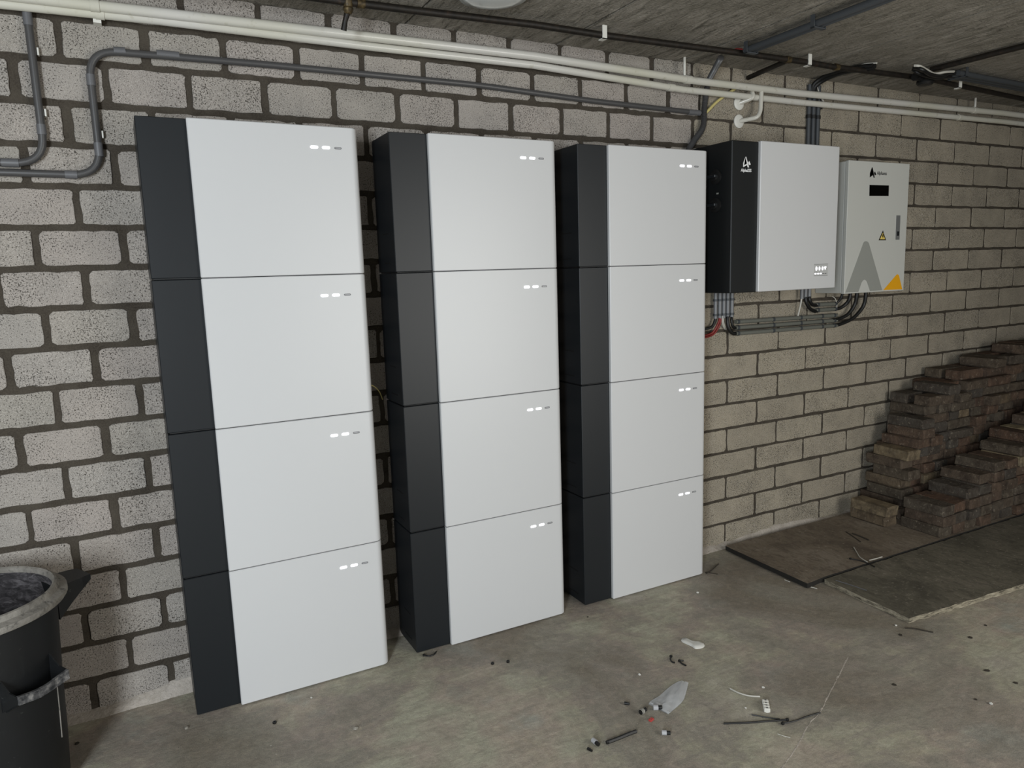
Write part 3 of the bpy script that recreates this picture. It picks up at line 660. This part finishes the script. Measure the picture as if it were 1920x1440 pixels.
cable('outermost black cable looping from the lowest conduit up into the cabinet bottom', [(3.2026, -0.02, 1.0075), (3.2584, -0.022, 1.0095), (3.3455, -0.03, 1.0368), (3.4014, -0.04, 1.0902), (3.4049, -0.05, 1.1409), (3.4022, -0.05, 1.1834)], 0.0088, 'cable')
cable('second black cable loop from the middle conduit into the cabinet bottom', [(3.2012, -0.02, 1.034), (3.2491, -0.022, 1.0366), (3.3045, -0.03, 1.0576), (3.3365, -0.04, 1.1014), (3.3366, -0.05, 1.1438), (3.334, -0.05, 1.1859)], 0.0088, 'cable')
cable('third black cable loop from the short conduits into the cabinet bottom', [(3.206, -0.02, 1.0888), (3.2475, -0.024, 1.0895), (3.2792, -0.035, 1.1093), (3.2856, -0.05, 1.1381), (3.2905, -0.05, 1.1875)], 0.0088, 'cable')
cable('innermost short black cable between short conduit and cabinet bottom', [(3.2047, -0.02, 1.1137), (3.2264, -0.03, 1.1221), (3.233, -0.045, 1.1481), (3.2358, -0.05, 1.1895)], 0.0062, 'cable')
cable('black cable bending from the fourth drop conduit into the lowest long conduit', [(2.5112, -0.02, 1.0928), (2.5062, -0.024, 1.0646), (2.5145, -0.026, 1.033), (2.5414, -0.022, 1.0118), (2.576, -0.02, 1.0094)], 0.0088, 'cable')
cable('black cable bending from the fifth drop conduit into the middle long conduit', [(2.5359, -0.02, 1.0915), (2.5282, -0.026, 1.0706), (2.5351, -0.026, 1.0462), (2.5539, -0.022, 1.0352), (2.5886, -0.02, 1.0353)], 0.0062, 'cable')
cable('red cable bending down left from the second drop conduit', [(2.4633, -0.02, 1.1002), (2.4552, -0.024, 1.0724), (2.4406, -0.02, 1.0422), (2.4233, -0.012, 1.019), (2.3771, -0.008, 1.01)], 0.0048, 'cable_r')
cable('second red cable spreading from the second drop conduit', [(2.4645, -0.022, 1.1002), (2.4666, -0.022, 1.0692), (2.4589, -0.014, 1.0383), (2.4315, -0.01, 1.0112), (2.3773, -0.008, 1.0005)], 0.004, 'cable_r')
cable('left of two white wires hanging from the third drop conduit', [(2.4792, -0.02, 1.0946), (2.4761, -0.022, 1.071), (2.4886, -0.016, 1.0485), (2.5101, -0.004, 1.0321)], 0.0032, 'cable_w')
cable('right of two white wires hanging from the third drop conduit', [(2.4888, -0.02, 1.0941), (2.4802, -0.026, 1.071), (2.4947, -0.018, 1.0483), (2.5182, -0.004, 1.0292)], 0.0028, 'cable_w')
cable('black cable from the first drop conduit curving behind the right battery tower', [(2.4382, -0.02, 1.0968), (2.4319, -0.022, 1.0713), (2.4154, -0.02, 1.0485), (2.3695, -0.016, 1.0394)], 0.0062, 'cable')
cable('white twin wire dropping from the left stub conduit to the long conduits', [(2.9718, -0.03, 1.1616), (2.9675, -0.03, 1.134), (2.9651, -0.024, 1.0986), (2.9608, -0.018, 1.063)], 0.0042, 'cable_w')
cable('black cable bending from the middle stub conduit into the lower short conduit', [(2.9972, -0.03, 1.1605), (2.9974, -0.034, 1.1327), (3.0273, -0.03, 1.1007), (3.0747, -0.022, 1.0839), (3.107, -0.02, 1.0873)], 0.0082, 'cable')
cable('black cable bending from the right stub conduit into the upper short conduit', [(3.0229, -0.03, 1.1594), (3.0209, -0.034, 1.1392), (3.045, -0.03, 1.1177), (3.0809, -0.022, 1.1119), (3.1057, -0.02, 1.1145)], 0.0082, 'cable')
cable('thin white wire hooked beside the ends of the short conduits', [(3.1864, -0.03, 1.1499), (3.2062, -0.03, 1.1386), (3.2216, -0.028, 1.1144), (3.2255, -0.026, 1.0906)], 0.0022, 'cable_w')
cable('thin pale wire bowing out between the left and middle towers', [(0.80, -0.045, 0.952), (0.845, -0.05, 0.948), (0.873, -0.045, 0.925), (0.89, -0.03, 0.89)], 0.002, 'cable_y')

# ------------------------------------------------------------------ ceiling lamp
lm = thing('ceiling_lamp', (1.195, -0.352, ZC - 0.07), 'round glass bulkhead lamp on the ceiling, cut off by the top of the photo', 'lamp')
lathe('lamp_base', [(0.105, 0.0), (0.108, -0.008), (0.104, -0.020), (0.094, -0.022)], (1.2, -0.375, ZC + 0.001), M['lamp_base'], lm, seg=40)
lathe('lamp_glass', [(0.094, -0.018), (0.090, -0.024), (0.07, -0.030), (0.045, -0.033), (0.02, -0.034), (0.0, -0.0342)], (1.2, -0.375, ZC), M['lamp_glass'], lm, seg=40, cap=False)

# ------------------------------------------------------------------ bucket
BX, BY, BZ = -0.305, -0.296, 0.55
bk = thing('builders_bucket', (BX, BY, 0), 'large black rubber builders bucket crusted with cement in the left corner', 'bucket')
o = lathe('bucket_body', [(0.0, 0.0), (0.172, 0.0), (0.178, 0.008), (0.184, 0.12), (0.190, 0.30), (0.199, 0.49), (0.202, 0.53)], (BX, BY, 0), M['bucket'], bk, seg=56, cap=False)
lathe('bucket_inside', [(0.195, 0.545), (0.190, 0.47), (0.182, 0.30), (0.172, 0.06), (0.0, 0.05)], (BX, BY, 0), M['inside'], bk, seg=56, cap=False)
lathe('rim', [(0.200, 0.520), (0.222, 0.518), (0.226, 0.524), (0.2255, 0.535), (0.208, 0.541), (0.204, 0.5535), (0.199, 0.5555), (0.194, 0.552), (0.193, 0.54)], (BX, BY, 0), M['rim'], bk, seg=64, cap=False)
# lug handle under the rim on the right
ang = math.radians(28)
def around(r, a, z): return (BX + r * math.cos(a), BY + r * math.sin(a), z)
bm = bmesh.new()
def loft(secs):
    rs = [[bm.verts.new(p) for p in s] for s in secs]
    for a, b in zip(rs, rs[1:]):
        for k in range(len(a)): j = (k + 1) % len(a); bm.faces.new((a[k], a[j], b[j], b[k]))
    bm.faces.new(rs[0][::-1]); bm.faces.new(rs[-1])
loft([[around(r, ang + da, z) for r, da, z in ((r0, -w, zt), (r0, w, zt), (r0, w, zb), (r0, -w, zb))] for r0, w, zt, zb in ((0.20, 0.30, 0.520, 0.43), (0.235, 0.22, 0.520, 0.462), (0.268, 0.17, 0.520, 0.488), (0.292, 0.13, 0.519, 0.504))])
from_bm('lug_handle', bm, M['bucket'], bk)
# dusty grip: a bar held off the body by two webs
gl, gr = Vector((-0.186, -0.505, 0.36)), Vector((-0.089, -0.425, 0.36)); gd = (gr - gl).normalized(); gn = Vector((gd.y, -gd.x, 0))
bm = bmesh.new(); secs = []
for k in range(9):
    t_ = k / 8; c = gl.lerp(gr, t_) + gn * 0.006 * math.sin(math.pi * min(1, t_ * 1.3)) - Vector((0, 0, 0.006 * math.sin(math.pi * t_)))
    h2 = 0.013 + R.uniform(-0.0015, 0.0015)
    secs.append([c - gn * 0.004 + Vector((0, 0, h2 * 0.3)), c + gn * 0.004 + Vector((0, 0, h2 * 0.3)), c + gn * 0.005 - Vector((0, 0, h2 * 1.3)), c - gn * 0.003 - Vector((0, 0, h2 * 1.3))])
loft(secs); from_bm('grip_bar', bm, M['grip'], bk)
for end, body in ((gl, Vector((-0.222, -0.470, 0.40))), (gr, Vector((-0.131, -0.376, 0.40)))):
    bm = bmesh.new(); low = Vector((body.x, body.y, 0.315)); mid = body.lerp(end, 0.55) - Vector((0, 0, 0.009))
    secs = [[p + gd * q for p in (body, mid, end + Vector((0, 0, 0.003)), end - Vector((0, 0, 0.016)), low)] for q in (-0.0018, 0.0018)]
    loft(secs); from_bm('grip_web', bm, M['bucket'], bk)
bm = bmesh.new()
loft([[gl + gd * q * (gr - gl).length + p for p in (Vector((0, 0, -0.016)), Vector((0, 0, -0.019)), Vector((-0.034, 0.042, -0.052)), Vector((-0.034, 0.042, -0.046)))] for q in (0.0, 0.5, 1.0)])
from_bm('grip_shelf', bm, M['bucket'], bk)
tube('cement_drip', [around(0.1905, math.radians(-18), 0.29), around(0.188, math.radians(-18), 0.21), around(0.1865, math.radians(-18.5), 0.15)], 0.0016, M['rim'], bk, 6)

# ------------------------------------------------------------------ boards on the floor
b1 = thing('floor_board', (3.2, -0.3, 0), 'brown worn board lying against the wall under the brick pile', 'board')
def slab(name, poly, z0, z1, m, parent, n=0, jit=0.0, edge=None):
    P = []
    for i in range(len(poly)):
        a, b = Vector(poly[i]), Vector(poly[(i + 1) % len(poly)]); k = max(1, int((b - a).length / 0.03)) if jit else 1
        for q in range(k):
            p = a + (b - a) * q / k
            if q: p += Vector((R.gauss(0, jit), R.gauss(0, jit)))
            P.append(p)
    bm = bmesh.new()
    T = [bm.verts.new((p.x, p.y, z1)) for p in P]; B = [bm.verts.new((p.x + R.gauss(0, jit), p.y + R.gauss(0, jit), z0)) for p in P]
    ft = bm.faces.new(T); bm.faces.new(B[::-1])
    for i in range(len(P)):
        j = (i + 1) % len(P); f = bm.faces.new((T[j], T[i], B[i], B[j])); f.material_index = 1 if edge else 0
    bmesh.ops.triangulate(bm, faces=[f for f in bm.faces if len(f.verts) > 4])
    return from_bm(name, bm, [m, edge] if edge else m, parent)
slab('board_sheet', [(2.488, -0.050), (2.472, -0.527), (2.590, -0.518), (5.6, -0.522), (5.6, -0.045)], 0.004, 0.0245, M['board'], b1, jit=0.0006, edge=M['edge_dark'])
b2 = thing('floor_board', (3.3, -0.74, 0), 'grey worn board with splintered pale edge in front of the brick pile', 'board')
slab('board_sheet', [(2.572, -0.528), (2.546, -0.916), (3.20, -0.968), (5.6, -1.13), (5.6, -0.528)], 0.001, 0.0205, M['board2'], b2, jit=0.0016, edge=M['edge'])

# ------------------------------------------------------------------ pile of old bricks
BL, BW, BH = 0.200, 0.089, 0.0505
def brick_mesh(seed):
    r = random.Random(seed); bm = bmesh.new(); bm_box(bm, (-BW / 2, -BL / 2, 0), (BW / 2, BL / 2, BH - 0.0012), bevel=r.uniform(0.003, 0.007), seg=1)
    for v in bm.verts:
        if 0.004 < v.co.z < BH - 0.004: v.co += Vector((r.gauss(0, 0.0022), r.gauss(0, 0.0022), 0))
        else: v.co += Vector((r.gauss(0, 0.0016), r.gauss(0, 0.0016), 0))
    if r.random() < 0.5:
        c = r.choice([v for v in bm.verts if v.co.z > BH * 0.8]); c.co.z -= 0.004; c.co.x *= 0.9; c.co.y *= 0.95
    me = bpy.data.meshes.new('paving_brick'); bm.to_mesh(me); bm.free(); me.materials.append(M['brick']); return me
bmeshes = [brick_mesh(100 + i) for i in range(14)]
front_h = [3, 3, 4, 5, 6, 6, 7, 8, 8, 9, 10, 10, 11, 11, 12, 12]
back_h = [7, 10, 12, 13, 13, 14, 14, 15, 15, 15, 16, 16, 16, 15, 16, 16, 15]
mid_shift = [0.0] * 20
nb = 0
def brick(x, y, lay, rz, base=0.0245):
    global nb
    o = bpy.data.objects.new('paving_brick', R.choice(bmeshes)); COL.objects.link(o)
    o.location = (x, y, base + lay * BH); o.rotation_euler = (0, 0, rz + (math.pi if R.random() < 0.5 else 0))
    nb += 1; return o
placed = []
# low pair at the left end of the pile
for lay in range(2): placed.append((3.345, -0.190, lay, R.uniform(-0.03, 0.03), 'l'))
for i, hgt in enumerate(back_h):
    lo = 0 if i == 0 else max(0, (front_h[i - 1] if i - 1 < len(front_h) else 12) - 2, 0) if i > 1 else 2
    for lay in range(lo, hgt):
        lean = 0.004 * lay if i == 0 else 0.0
        placed.append((3.505 + 0.1 * i + R.uniform(-0.005, 0.005) + lean, -0.130 + (R.uniform(-0.06, 0.012) if lay > (front_h[i] if i < len(front_h) else 12) else R.uniform(-0.025, 0.012)), lay, R.gauss(0, 0.03), 'b'))
for i, hgt in enumerate(front_h):
    for lay in range(hgt):
        bk_ = 0.012 * max(0, lay - 2)
        placed.append((3.432 + 0.1 * i + R.uniform(-0.005, 0.005), -0.414 + R.uniform(-0.012, 0.012 if lay < 3 else 0.016) * (1 if lay < 3 else 1.0), lay, R.gauss(0, 0.02 if lay < 3 else 0.032), 'f'))
# here and there two headers of the wall row are replaced by a pair of stretchers
by = {(int(round((p[0] - 3.505) / 0.1)), p[2]): p for p in placed if p[4] == 'b'}
for (i, lay), p in sorted(by.items()):
    q = by.get((i + 1, lay))
    if q is None or i == 0 or lay <= (front_h[i] if i < len(front_h) else 12) or p not in placed or q not in placed or R.random() > 0.3: continue
    placed.remove(p); placed.remove(q); xm = (p[0] + q[0]) / 2
    placed.append((xm + R.uniform(-0.006, 0.006), -0.185 + R.uniform(-0.03, 0.008), lay, math.pi / 2 + R.gauss(0, 0.03), 's'))
    placed.append((xm + R.uniform(-0.006, 0.006), -0.075 + R.uniform(-0.006, 0.006), lay, math.pi / 2 + R.gauss(0, 0.03), 't'))
def spot(p):
    x, y, lay, rz, row = p; s = pix((x, y - 0.1, 0.0245 + (lay + 0.5) * BH))
    return s
where = {'l': 'low pair left of the brick pile', 'b': 'row of the brick pile against the wall', 'f': 'front row of the brick pile'}
cnt = {}
tops = {}
for p in placed: tops[(p[4], round(p[0], 1))] = max(tops.get((p[4], round(p[0], 1)), 0), p[2])
LAY = ['bottom', 'second', 'third', 'fourth', 'fifth', 'sixth', 'seventh', 'eighth', 'ninth', 'tenth', 'eleventh', 'twelfth', 'thirteenth', 'fourteenth', 'fifteenth', 'sixteenth', 'seventeenth']
COLW = ['first'] + LAY[1:] + ['eighteenth']
for p in placed:
    x, y, lay, rz, row = p
    if row != 'l':
        i = int(round((x - (3.505 if row in 'bst' else 3.432)) / 0.1))
    o = brick(x, y, lay, rz)
    if row == 'l': lab_ = '%s old clay brick of the low pair at the left foot of the pile' % ('lower', 'upper')[lay]
    elif row in 'st': lab_ = 'old clay brick lying lengthwise in %s layer over %s column from left, %s of pair' % (LAY[lay], COLW[max(0, int((x - 3.505) / 0.1 + 0.05))], 'front' if row == 's' else 'back')
    else: lab_ = 'old clay brick in %s layer of %s column from left, %s of pile' % (LAY[lay], COLW[i], 'wall row' if row == 'b' else 'front row')
    tag(o, lab_, 'brick', 'old paving bricks in the pile')

# ------------------------------------------------------------------ litter on the floor
def stick(name, label, cat, pts, r, m, head=None, n=5):
    t_ = thing(name, pts[0], label, cat)
    tube('strap' if 'tie' in name else 'strand', smooth_path(pts, n), r, M[m], t_, 6)
    if head is not None: q = Vector(head); box('tie_head', q - Vector((0.004, 0.004, 0.003)), q + Vector((0.004, 0.004, 0.004)), M[m], t_, bevel=0.001)
    return t_
z = 0.003
stick('cable_tie', 'long thick black cable tie lying straight in the foreground, its head at the right', 'cable tie', [(1.5431, -1.019, 0.003), (1.6024, -1.0496, 0.003), (1.6594, -1.0762, 0.004), (1.7092, -1.1017, 0.006)], 0.0028, 'cable', (1.7092, -1.1017, 0.006))
stick('cable_tie', 'black cable tie curving right towards the pale floor ridge', 'cable tie', [(1.6878, -1.1044, 0.003), (1.7262, -1.1139, 0.003), (1.7714, -1.1169, 0.003), (1.8228, -1.1231, 0.003)], 0.0022, 'cable', (1.6867, -1.1054, 0.004))
stick('cable_tie', 'thin black cable tie tail touching the long thick one', 'cable tie', [(1.644, -1.0277, 0.002), (1.6698, -1.0566, 0.002), (1.6976, -1.0849, 0.002)], 0.0018, 'cable')
stick('cable_tie', 'small hooked black cable tie, left of the two under the white scrap', 'cable tie', [(1.655, -0.6538, 0.004), (1.6445, -0.6635, 0.003), (1.6364, -0.6786, 0.003), (1.64, -0.6906, 0.003)], 0.0026, 'cable', (1.655, -0.6538, 0.004))
stick('cable_tie', 'small bent black cable tie, right of the two under the white scrap', 'cable tie', [(1.6734, -0.6961, 0.003), (1.6603, -0.6911, 0.005), (1.6575, -0.705, 0.003), (1.6603, -0.7242, 0.003)], 0.0026, 'cable', (1.6615, -0.6897, 0.003))
stick('cable_tie', 'curved black cable tie end below the charcoal corner of the middle tower', 'cable tie', [(0.9296, -0.2067, 0.003), (0.9422, -0.2205, 0.003), (0.96, -0.2208, 0.003), (0.9755, -0.207, 0.003)], 0.0026, 'cable', (0.929, -0.2084, 0.004))
stick('rubber_strip', 'thick black strip of cable sheath in the foreground', 'cable scrap', [(1.1991, -0.9212, 0.005), (1.2396, -0.9234, 0.006), (1.2737, -0.9226, 0.006), (1.3022, -0.9222, 0.005)], 0.0052, 'cable', (1.2017, -0.9227, 0.005))
stick('wire_offcut', 'curved white wire offcut above the terminal block', 'wire', [(1.6875, -0.8971, 0.003), (1.6931, -0.9276, 0.003), (1.708, -0.9549, 0.003), (1.734, -0.9753, 0.003)], 0.0026, 'cable_w')
stick('wire_offcut', 'thin pale wire offcut in front of the long black tie', 'wire', [(1.6396, -1.1297, 0.002), (1.6474, -1.1454, 0.002), (1.6571, -1.1594, 0.002)], 0.0011, 'cable_w')
stick('twig', 'black twig lying against the right foot of the right battery tower', 'twig', [(2.2321, -0.1991, 0.003), (2.2599, -0.1953, 0.005), (2.3019, -0.1768, 0.006), (2.3441, -0.1553, 0.005)], 0.0024, 'dirt')
stick('twig', 'short flat twig crossing under the black twig by the right tower', 'twig', [(2.2376, -0.1865, 0.002), (2.2549, -0.2073, 0.002), (2.2691, -0.2294, 0.002)], 0.0018, 'dirt')
stick('twig', 'forked brown twig on the floor in front of the board corner', 'twig', [(2.4992, -0.9324, 0.003), (2.5242, -0.9523, 0.003), (2.5383, -0.977, 0.003), (2.5539, -1.0024, 0.003)], 0.0022, 'dirt')
stick('twig', 'left of two dark sticks on the brown board', 'twig', [(3.0944, -0.2259, 0.027), (3.0691, -0.2861, 0.027), (3.039, -0.3485, 0.027)], 0.0020, 'dirt')
stick('twig', 'right of two dark sticks on the brown board', 'twig', [(3.0988, -0.2577, 0.028), (3.0965, -0.3027, 0.028), (3.0875, -0.3543, 0.028)], 0.0030, 'dirt')
stick('cable_tie', 'black cable tie across the seam between the two boards', 'cable tie', [(2.8259, -0.4562, 0.029), (2.8423, -0.4848, 0.028), (2.8501, -0.5181, 0.027), (2.8425, -0.5619, 0.025)], 0.0026, 'cable', (2.8259, -0.4562, 0.029))
stick('wire_offcut', 'bent white wire lying on the brown board', 'wire', [(2.9565, -0.3744, 0.027), (2.9141, -0.4229, 0.027), (2.872, -0.4704, 0.03), (2.8511, -0.5197, 0.031)], 0.0022, 'cable_w')
stick('wire_offcut', 'short dark wire with a white tip at the seam of the boards', 'wire', [(2.8803, -0.5088, 0.028), (2.9165, -0.5134, 0.029), (2.9578, -0.5146, 0.029)], 0.0024, 'cable_w')
stick('wire_offcut', 'straight grey wire lying on the grey board', 'wire', [(2.5974, -0.5623, 0.0225), (2.6105, -0.6249, 0.0225), (2.6189, -0.6886, 0.0225)], 0.0018, 'conduit_l')
stick('wire_offcut', 'small white splinter by the left edge of the brown board', 'splinter', [(2.4635, -0.4182, 0.002), (2.4654, -0.4445, 0.002)], 0.0018, 'cable_w')
stick('wire_offcut', 'white splinter at the corner between the two boards', 'splinter', [(2.4975, -0.5224, 0.002), (2.5069, -0.5461, 0.002)], 0.0020, 'cable_w')
# zip bag
outl = [(1.5751, -0.7824, 0), (1.5852, -0.7937, 0), (1.6001, -0.8044, 0), (1.5716, -0.8293, 0), (1.5239, -0.8679, 0), (1.4953, -0.8816, 0), (1.4456, -0.8977, 0), (1.4364, -0.9015, 0), (1.4184, -0.8313, 0), (1.4343, -0.8229, 0), (1.4763, -0.8133, 0), (1.5346, -0.7917, 0)]
bag = thing('plastic_bag', (sum(p[0] for p in outl) / 12, sum(p[1] for p in outl) / 12, 0), 'crumpled clear plastic zip bag lying flat on the floor', 'plastic bag')
bm = bmesh.new()
sideA = smooth_path([(1.4184, -0.8313, 0), (1.4343, -0.8229, 0), (1.4763, -0.8133, 0), (1.5346, -0.7917, 0), (1.5751, -0.7824, 0)], 4); sideB = smooth_path([(1.4364, -0.9015, 0), (1.4563, -0.8947, 0), (1.4953, -0.8816, 0), (1.5316, -0.8627, 0), (1.6001, -0.8044, 0)], 4)
for layer in (0, 1):
    g = [[bm.verts.new(p.lerp(q, j / 8) + Vector((0, 0, 0.0008 if layer else 0.0025 + (0.0065 + 0.0045 * math.sin(i * 0.9 + j * 1.9) + R.uniform(-0.002, 0.003)) * math.sin(math.pi * j / 8) * (0.5 + 0.5 * math.sin(math.pi * i / 16))))) for j in range(9)] for i, (p, q) in enumerate(zip(sideA, sideB))]
    for i in range(16):
        for j in range(8): bm.faces.new((g[i][j], g[i + 1][j], g[i + 1][j + 1], g[i][j + 1]))
from_bm('bag_film', bm, M['film'], bag, smooth=True)
tube('zip_strip', [(1.4261, -0.8319, 0.004), (1.4353, -0.866, 0.004), (1.4434, -0.9004, 0.004)], 0.0016, M['film'], bag, 6)
# white scrap shaped like a sole
sole = [(1.7601, -0.5837, 0), (1.7712, -0.5793, 0), (1.7809, -0.5852, 0), (1.7836, -0.6045, 0), (1.7913, -0.618, 0), (1.8047, -0.6304, 0), (1.8084, -0.6479, 0), (1.8011, -0.6585, 0), (1.7829, -0.6624, 0), (1.7632, -0.6547, 0), (1.7633, -0.6357, 0), (1.7586, -0.6134, 0), (1.7558, -0.5943, 0)]
ol = smooth_path(list(sole) + [sole[0]], 3)[:-1]; c_ = sum(ol, Vector()) / len(ol)
bm = bmesh.new(); rings = [[bm.verts.new((c_.x + (p.x - c_.x) * s, c_.y + (p.y - c_.y) * s, zz + R.uniform(0, 0.0015) * (zz > 0.001))) for p in ol] for s, zz in ((1.0, 0.0003), (0.96, 0.005), (0.6, 0.007), (0.2, 0.006))]
for a, b in zip(rings, rings[1:]):
    for k in range(len(ol)): j = (k + 1) % len(ol); bm.faces.new((a[k], a[j], b[j], b[k]))
bm.faces.new(rings[-1]); o = from_bm('plaster_scrap', bm, M['plaster'], None, smooth=True); tag(o, 'white scrap shaped like a shoe sole on the floor right of the middle tower', 'scrap')
# terminal block strip
tb = thing('terminal_strip', (1.7066, -1.0242, 0), 'small white terminal strip on the floor above the long cable tie', 'terminal strip')
a_, b_ = Vector((1.7263, -1.0027, 0)), Vector((1.6917, -1.0433, 0)); dv = (b_ - a_)
for k in range(4):
    q = a_ + dv * (k + 0.5) / 4; rz = math.atan2(dv.y, dv.x)
    o = box('terminal', q + Vector((-dv.length / 8 * 0.86, -0.009, 0)), q + Vector((dv.length / 8 * 0.86, 0.009, 0.013)), M['white_plastic'], tb, bevel=0.002, rot=rz)
    lathe('screw', [(0.003, 0.0), (0.003, 0.0008)], (q.x, q.y, 0.0129), M['steel'], o, seg=8)
box('terminal_spine', (a_ + b_) / 2 + Vector((-dv.length / 2 * 0.95, -0.004, 0)), (a_ + b_) / 2 + Vector((dv.length / 2 * 0.95, 0.004, 0.008)), M['white_plastic'], tb, rot=math.atan2(dv.y, dv.x))
# cable gland nuts and plugs
def plug(q, label, ang_, r=0.008, ln=0.02, striped=False, clear=False):
    t_ = thing('cable_plug', q, label, 'plug'); q = Vector(q); d = Vector((math.cos(ang_), math.sin(ang_), 0)); c0 = q + Vector((0, 0, r)) - d * ln / 2
    tube('plug_body', [c0, c0 + d * ln * 0.55], r, M['btn'] if clear else M['cable'], t_, 10)
    tube('plug_tip', [c0 + d * ln * 0.5, c0 + d * ln], r * 0.8, M['cable'], t_, 10)
    if striped:
        for k in range(3): tube('plug_ring', [c0 + d * ln * (0.08 + 0.17 * k), c0 + d * ln * (0.16 + 0.17 * k)], r * 1.04, M['cable_w'], t_, 10)
plug((1.3776, -0.8575, 0), 'black and white ribbed plug left of the plastic bag', 0.2, 0.0075, 0.024, True)
plug((1.4246, -0.8666, 0), 'clear and black plug peeking out under the plastic bag', -0.5, 0.008, 0.026, False, True)
plug((1.369, -0.9728, 0), 'black plug on the floor below the plastic bag', -0.6, 0.007, 0.024, False, True)
plug((1.1728, -0.9069, 0), 'clear capped black plug beside the thick black strip', -1.5, 0.007, 0.026, False, True)
plug((1.1433, -0.9215, 0), 'tiny black plug left of the thick black strip', -1.3, 0.004, 0.016)
plug((1.3613, -0.799, 0), 'tiny dark plug between the strip and the plastic bag', -0.8, 0.0045, 0.016)
def nut(q, label, r=0.006, m='cable'):
    t_ = thing('gland_nut', q, label, 'nut'); o = lathe('nut_ring', [(r * 0.45, 0.0), (r, 0.0), (r, r * 0.9), (r * 0.45, r * 0.9), (r * 0.45, 0.0)], (q[0], q[1], 0), M[m], t_, seg=6, cap=False)
    lathe('nut_core', [(r * 0.42, 0.0), (r * 0.42, r * 0.5)], (q[0], q[1], 0), M['copper'], t_, seg=8)
nut((1.1123, -0.3774, 0), 'left of two tiny black nuts in front of the middle tower', 0.006); nut((1.163, -0.394, 0), 'right of two tiny black nuts in front of the middle tower', 0.006)
nut((0.4013, -0.3388, 0), 'tiny black nut in front of the left tower', 0.006)
bm = bmesh.new(); q = (1.375, -0.8984, 0); bm_box(bm, (q[0] - 0.008, q[1] - 0.005, 0), (q[0] + 0.008, q[1] + 0.005, 0.006), bevel=0.001, rot=0.3); tag(from_bm('plastic_chip', bm, M['red_chip']), 'small red plastic chip below the plastic bag', 'chip')
# crumbs: pebbles, dirt flakes
def crumb(q, r, m, label, cat, squash=0.6):
    if m == 'dirt': squash = 0.25; r *= 0.85
    bm = bmesh.new(); bmesh.ops.create_icosphere(bm, subdivisions=1, radius=r)
    sx2 = R.uniform(0.7, 1.5)
    for v in bm.verts: v.co = Vector((v.co.x * sx2, v.co.y, v.co.z * squash)) * R.uniform(0.8, 1.15); v.co.z = max(v.co.z, -r * squash * 0.8)
    rz = Matrix.Rotation(R.uniform(0, 3), 4, 'Z')
    for v in bm.verts: v.co = rz @ v.co + Vector((q[0], q[1], q[2] + r * squash * 0.8))
    o = from_bm('crumb', bm, M[m]); o.name = cat.replace(' ', '_'); tag(o, label, cat)
for q, r, m_, lb, ct in (
    ((2.4425, -0.9528, 0), 0.008, 'dirt', 'dark dirt flake left of the forked twig below the board corner', 'dirt flake'), ((2.6282, -1.0876, 0), 0.010, 'dirt', 'long dark dirt flake right of the forked twig', 'dirt flake'),
    ((2.7619, -1.0646, 0), 0.008, 'dirt', 'brown dirt flake below the grey board near the right edge', 'dirt flake'), ((2.462, -1.2366, 0), 0.009, 'dirt', 'dark dirt flake in the right foreground above the white bit', 'dirt flake'),
    ((2.4657, -1.3209, 0), 0.010, 'dirt', 'dark leaf scrap at the right edge of the foreground', 'dirt flake'), ((2.1406, -1.1391, 0), 0.008, 'dirt', 'dark dirt flake right of the pale floor ridge', 'dirt flake'),
    ((2.2737, -1.3098, 0), 0.007, 'dirt', 'dark dirt flake just left of the white bit', 'dirt flake'), ((2.2876, -1.3466, 0), 0.007, 'plaster', 'small white bit on the floor in the right foreground', 'plaster bit'),
    ((1.4953, -0.6874, 0), 0.006, 'plaster', 'white crumb above the plastic bag', 'plaster bit'), ((1.7822, -0.9427, 0), 0.005, 'plaster', 'white crumb right of the curved wire offcut', 'plaster bit'),
    ((1.6551, -0.9937, 0), 0.004, 'plaster', 'white crumb left of the terminal strip', 'plaster bit'), ((2.4919, -0.9025, 0), 0.005, 'plaster', 'white crumb just below the board corner', 'plaster bit'),
    ((0.6049, -0.4945, 0), 0.008, 'pebble', 'pale pebble in front of the left tower', 'pebble'), ((0.1662, -0.2302, 0), 0.006, 'pebble', 'pale pebble below the charcoal foot of the left tower', 'pebble'),
    ((-0.1199, -0.1442, 0), 0.010, 'dirt', 'dark dirt flake in the shadow beside the bucket', 'dirt flake'), ((0.5276, -0.263, 0), 0.004, 'plaster', 'white crumb just below the left tower', 'plaster bit'),
    ((1.5765, -0.2629, 0), 0.005, 'dirt', 'dark crumb between the middle and right towers', 'dirt flake'), ((2.0728, -0.3224, 0), 0.006, 'plaster', 'white crumb in front of the right tower', 'plaster bit')):
    crumb(q, r, m_, lb, ct)
bpy.context.view_layer.update()
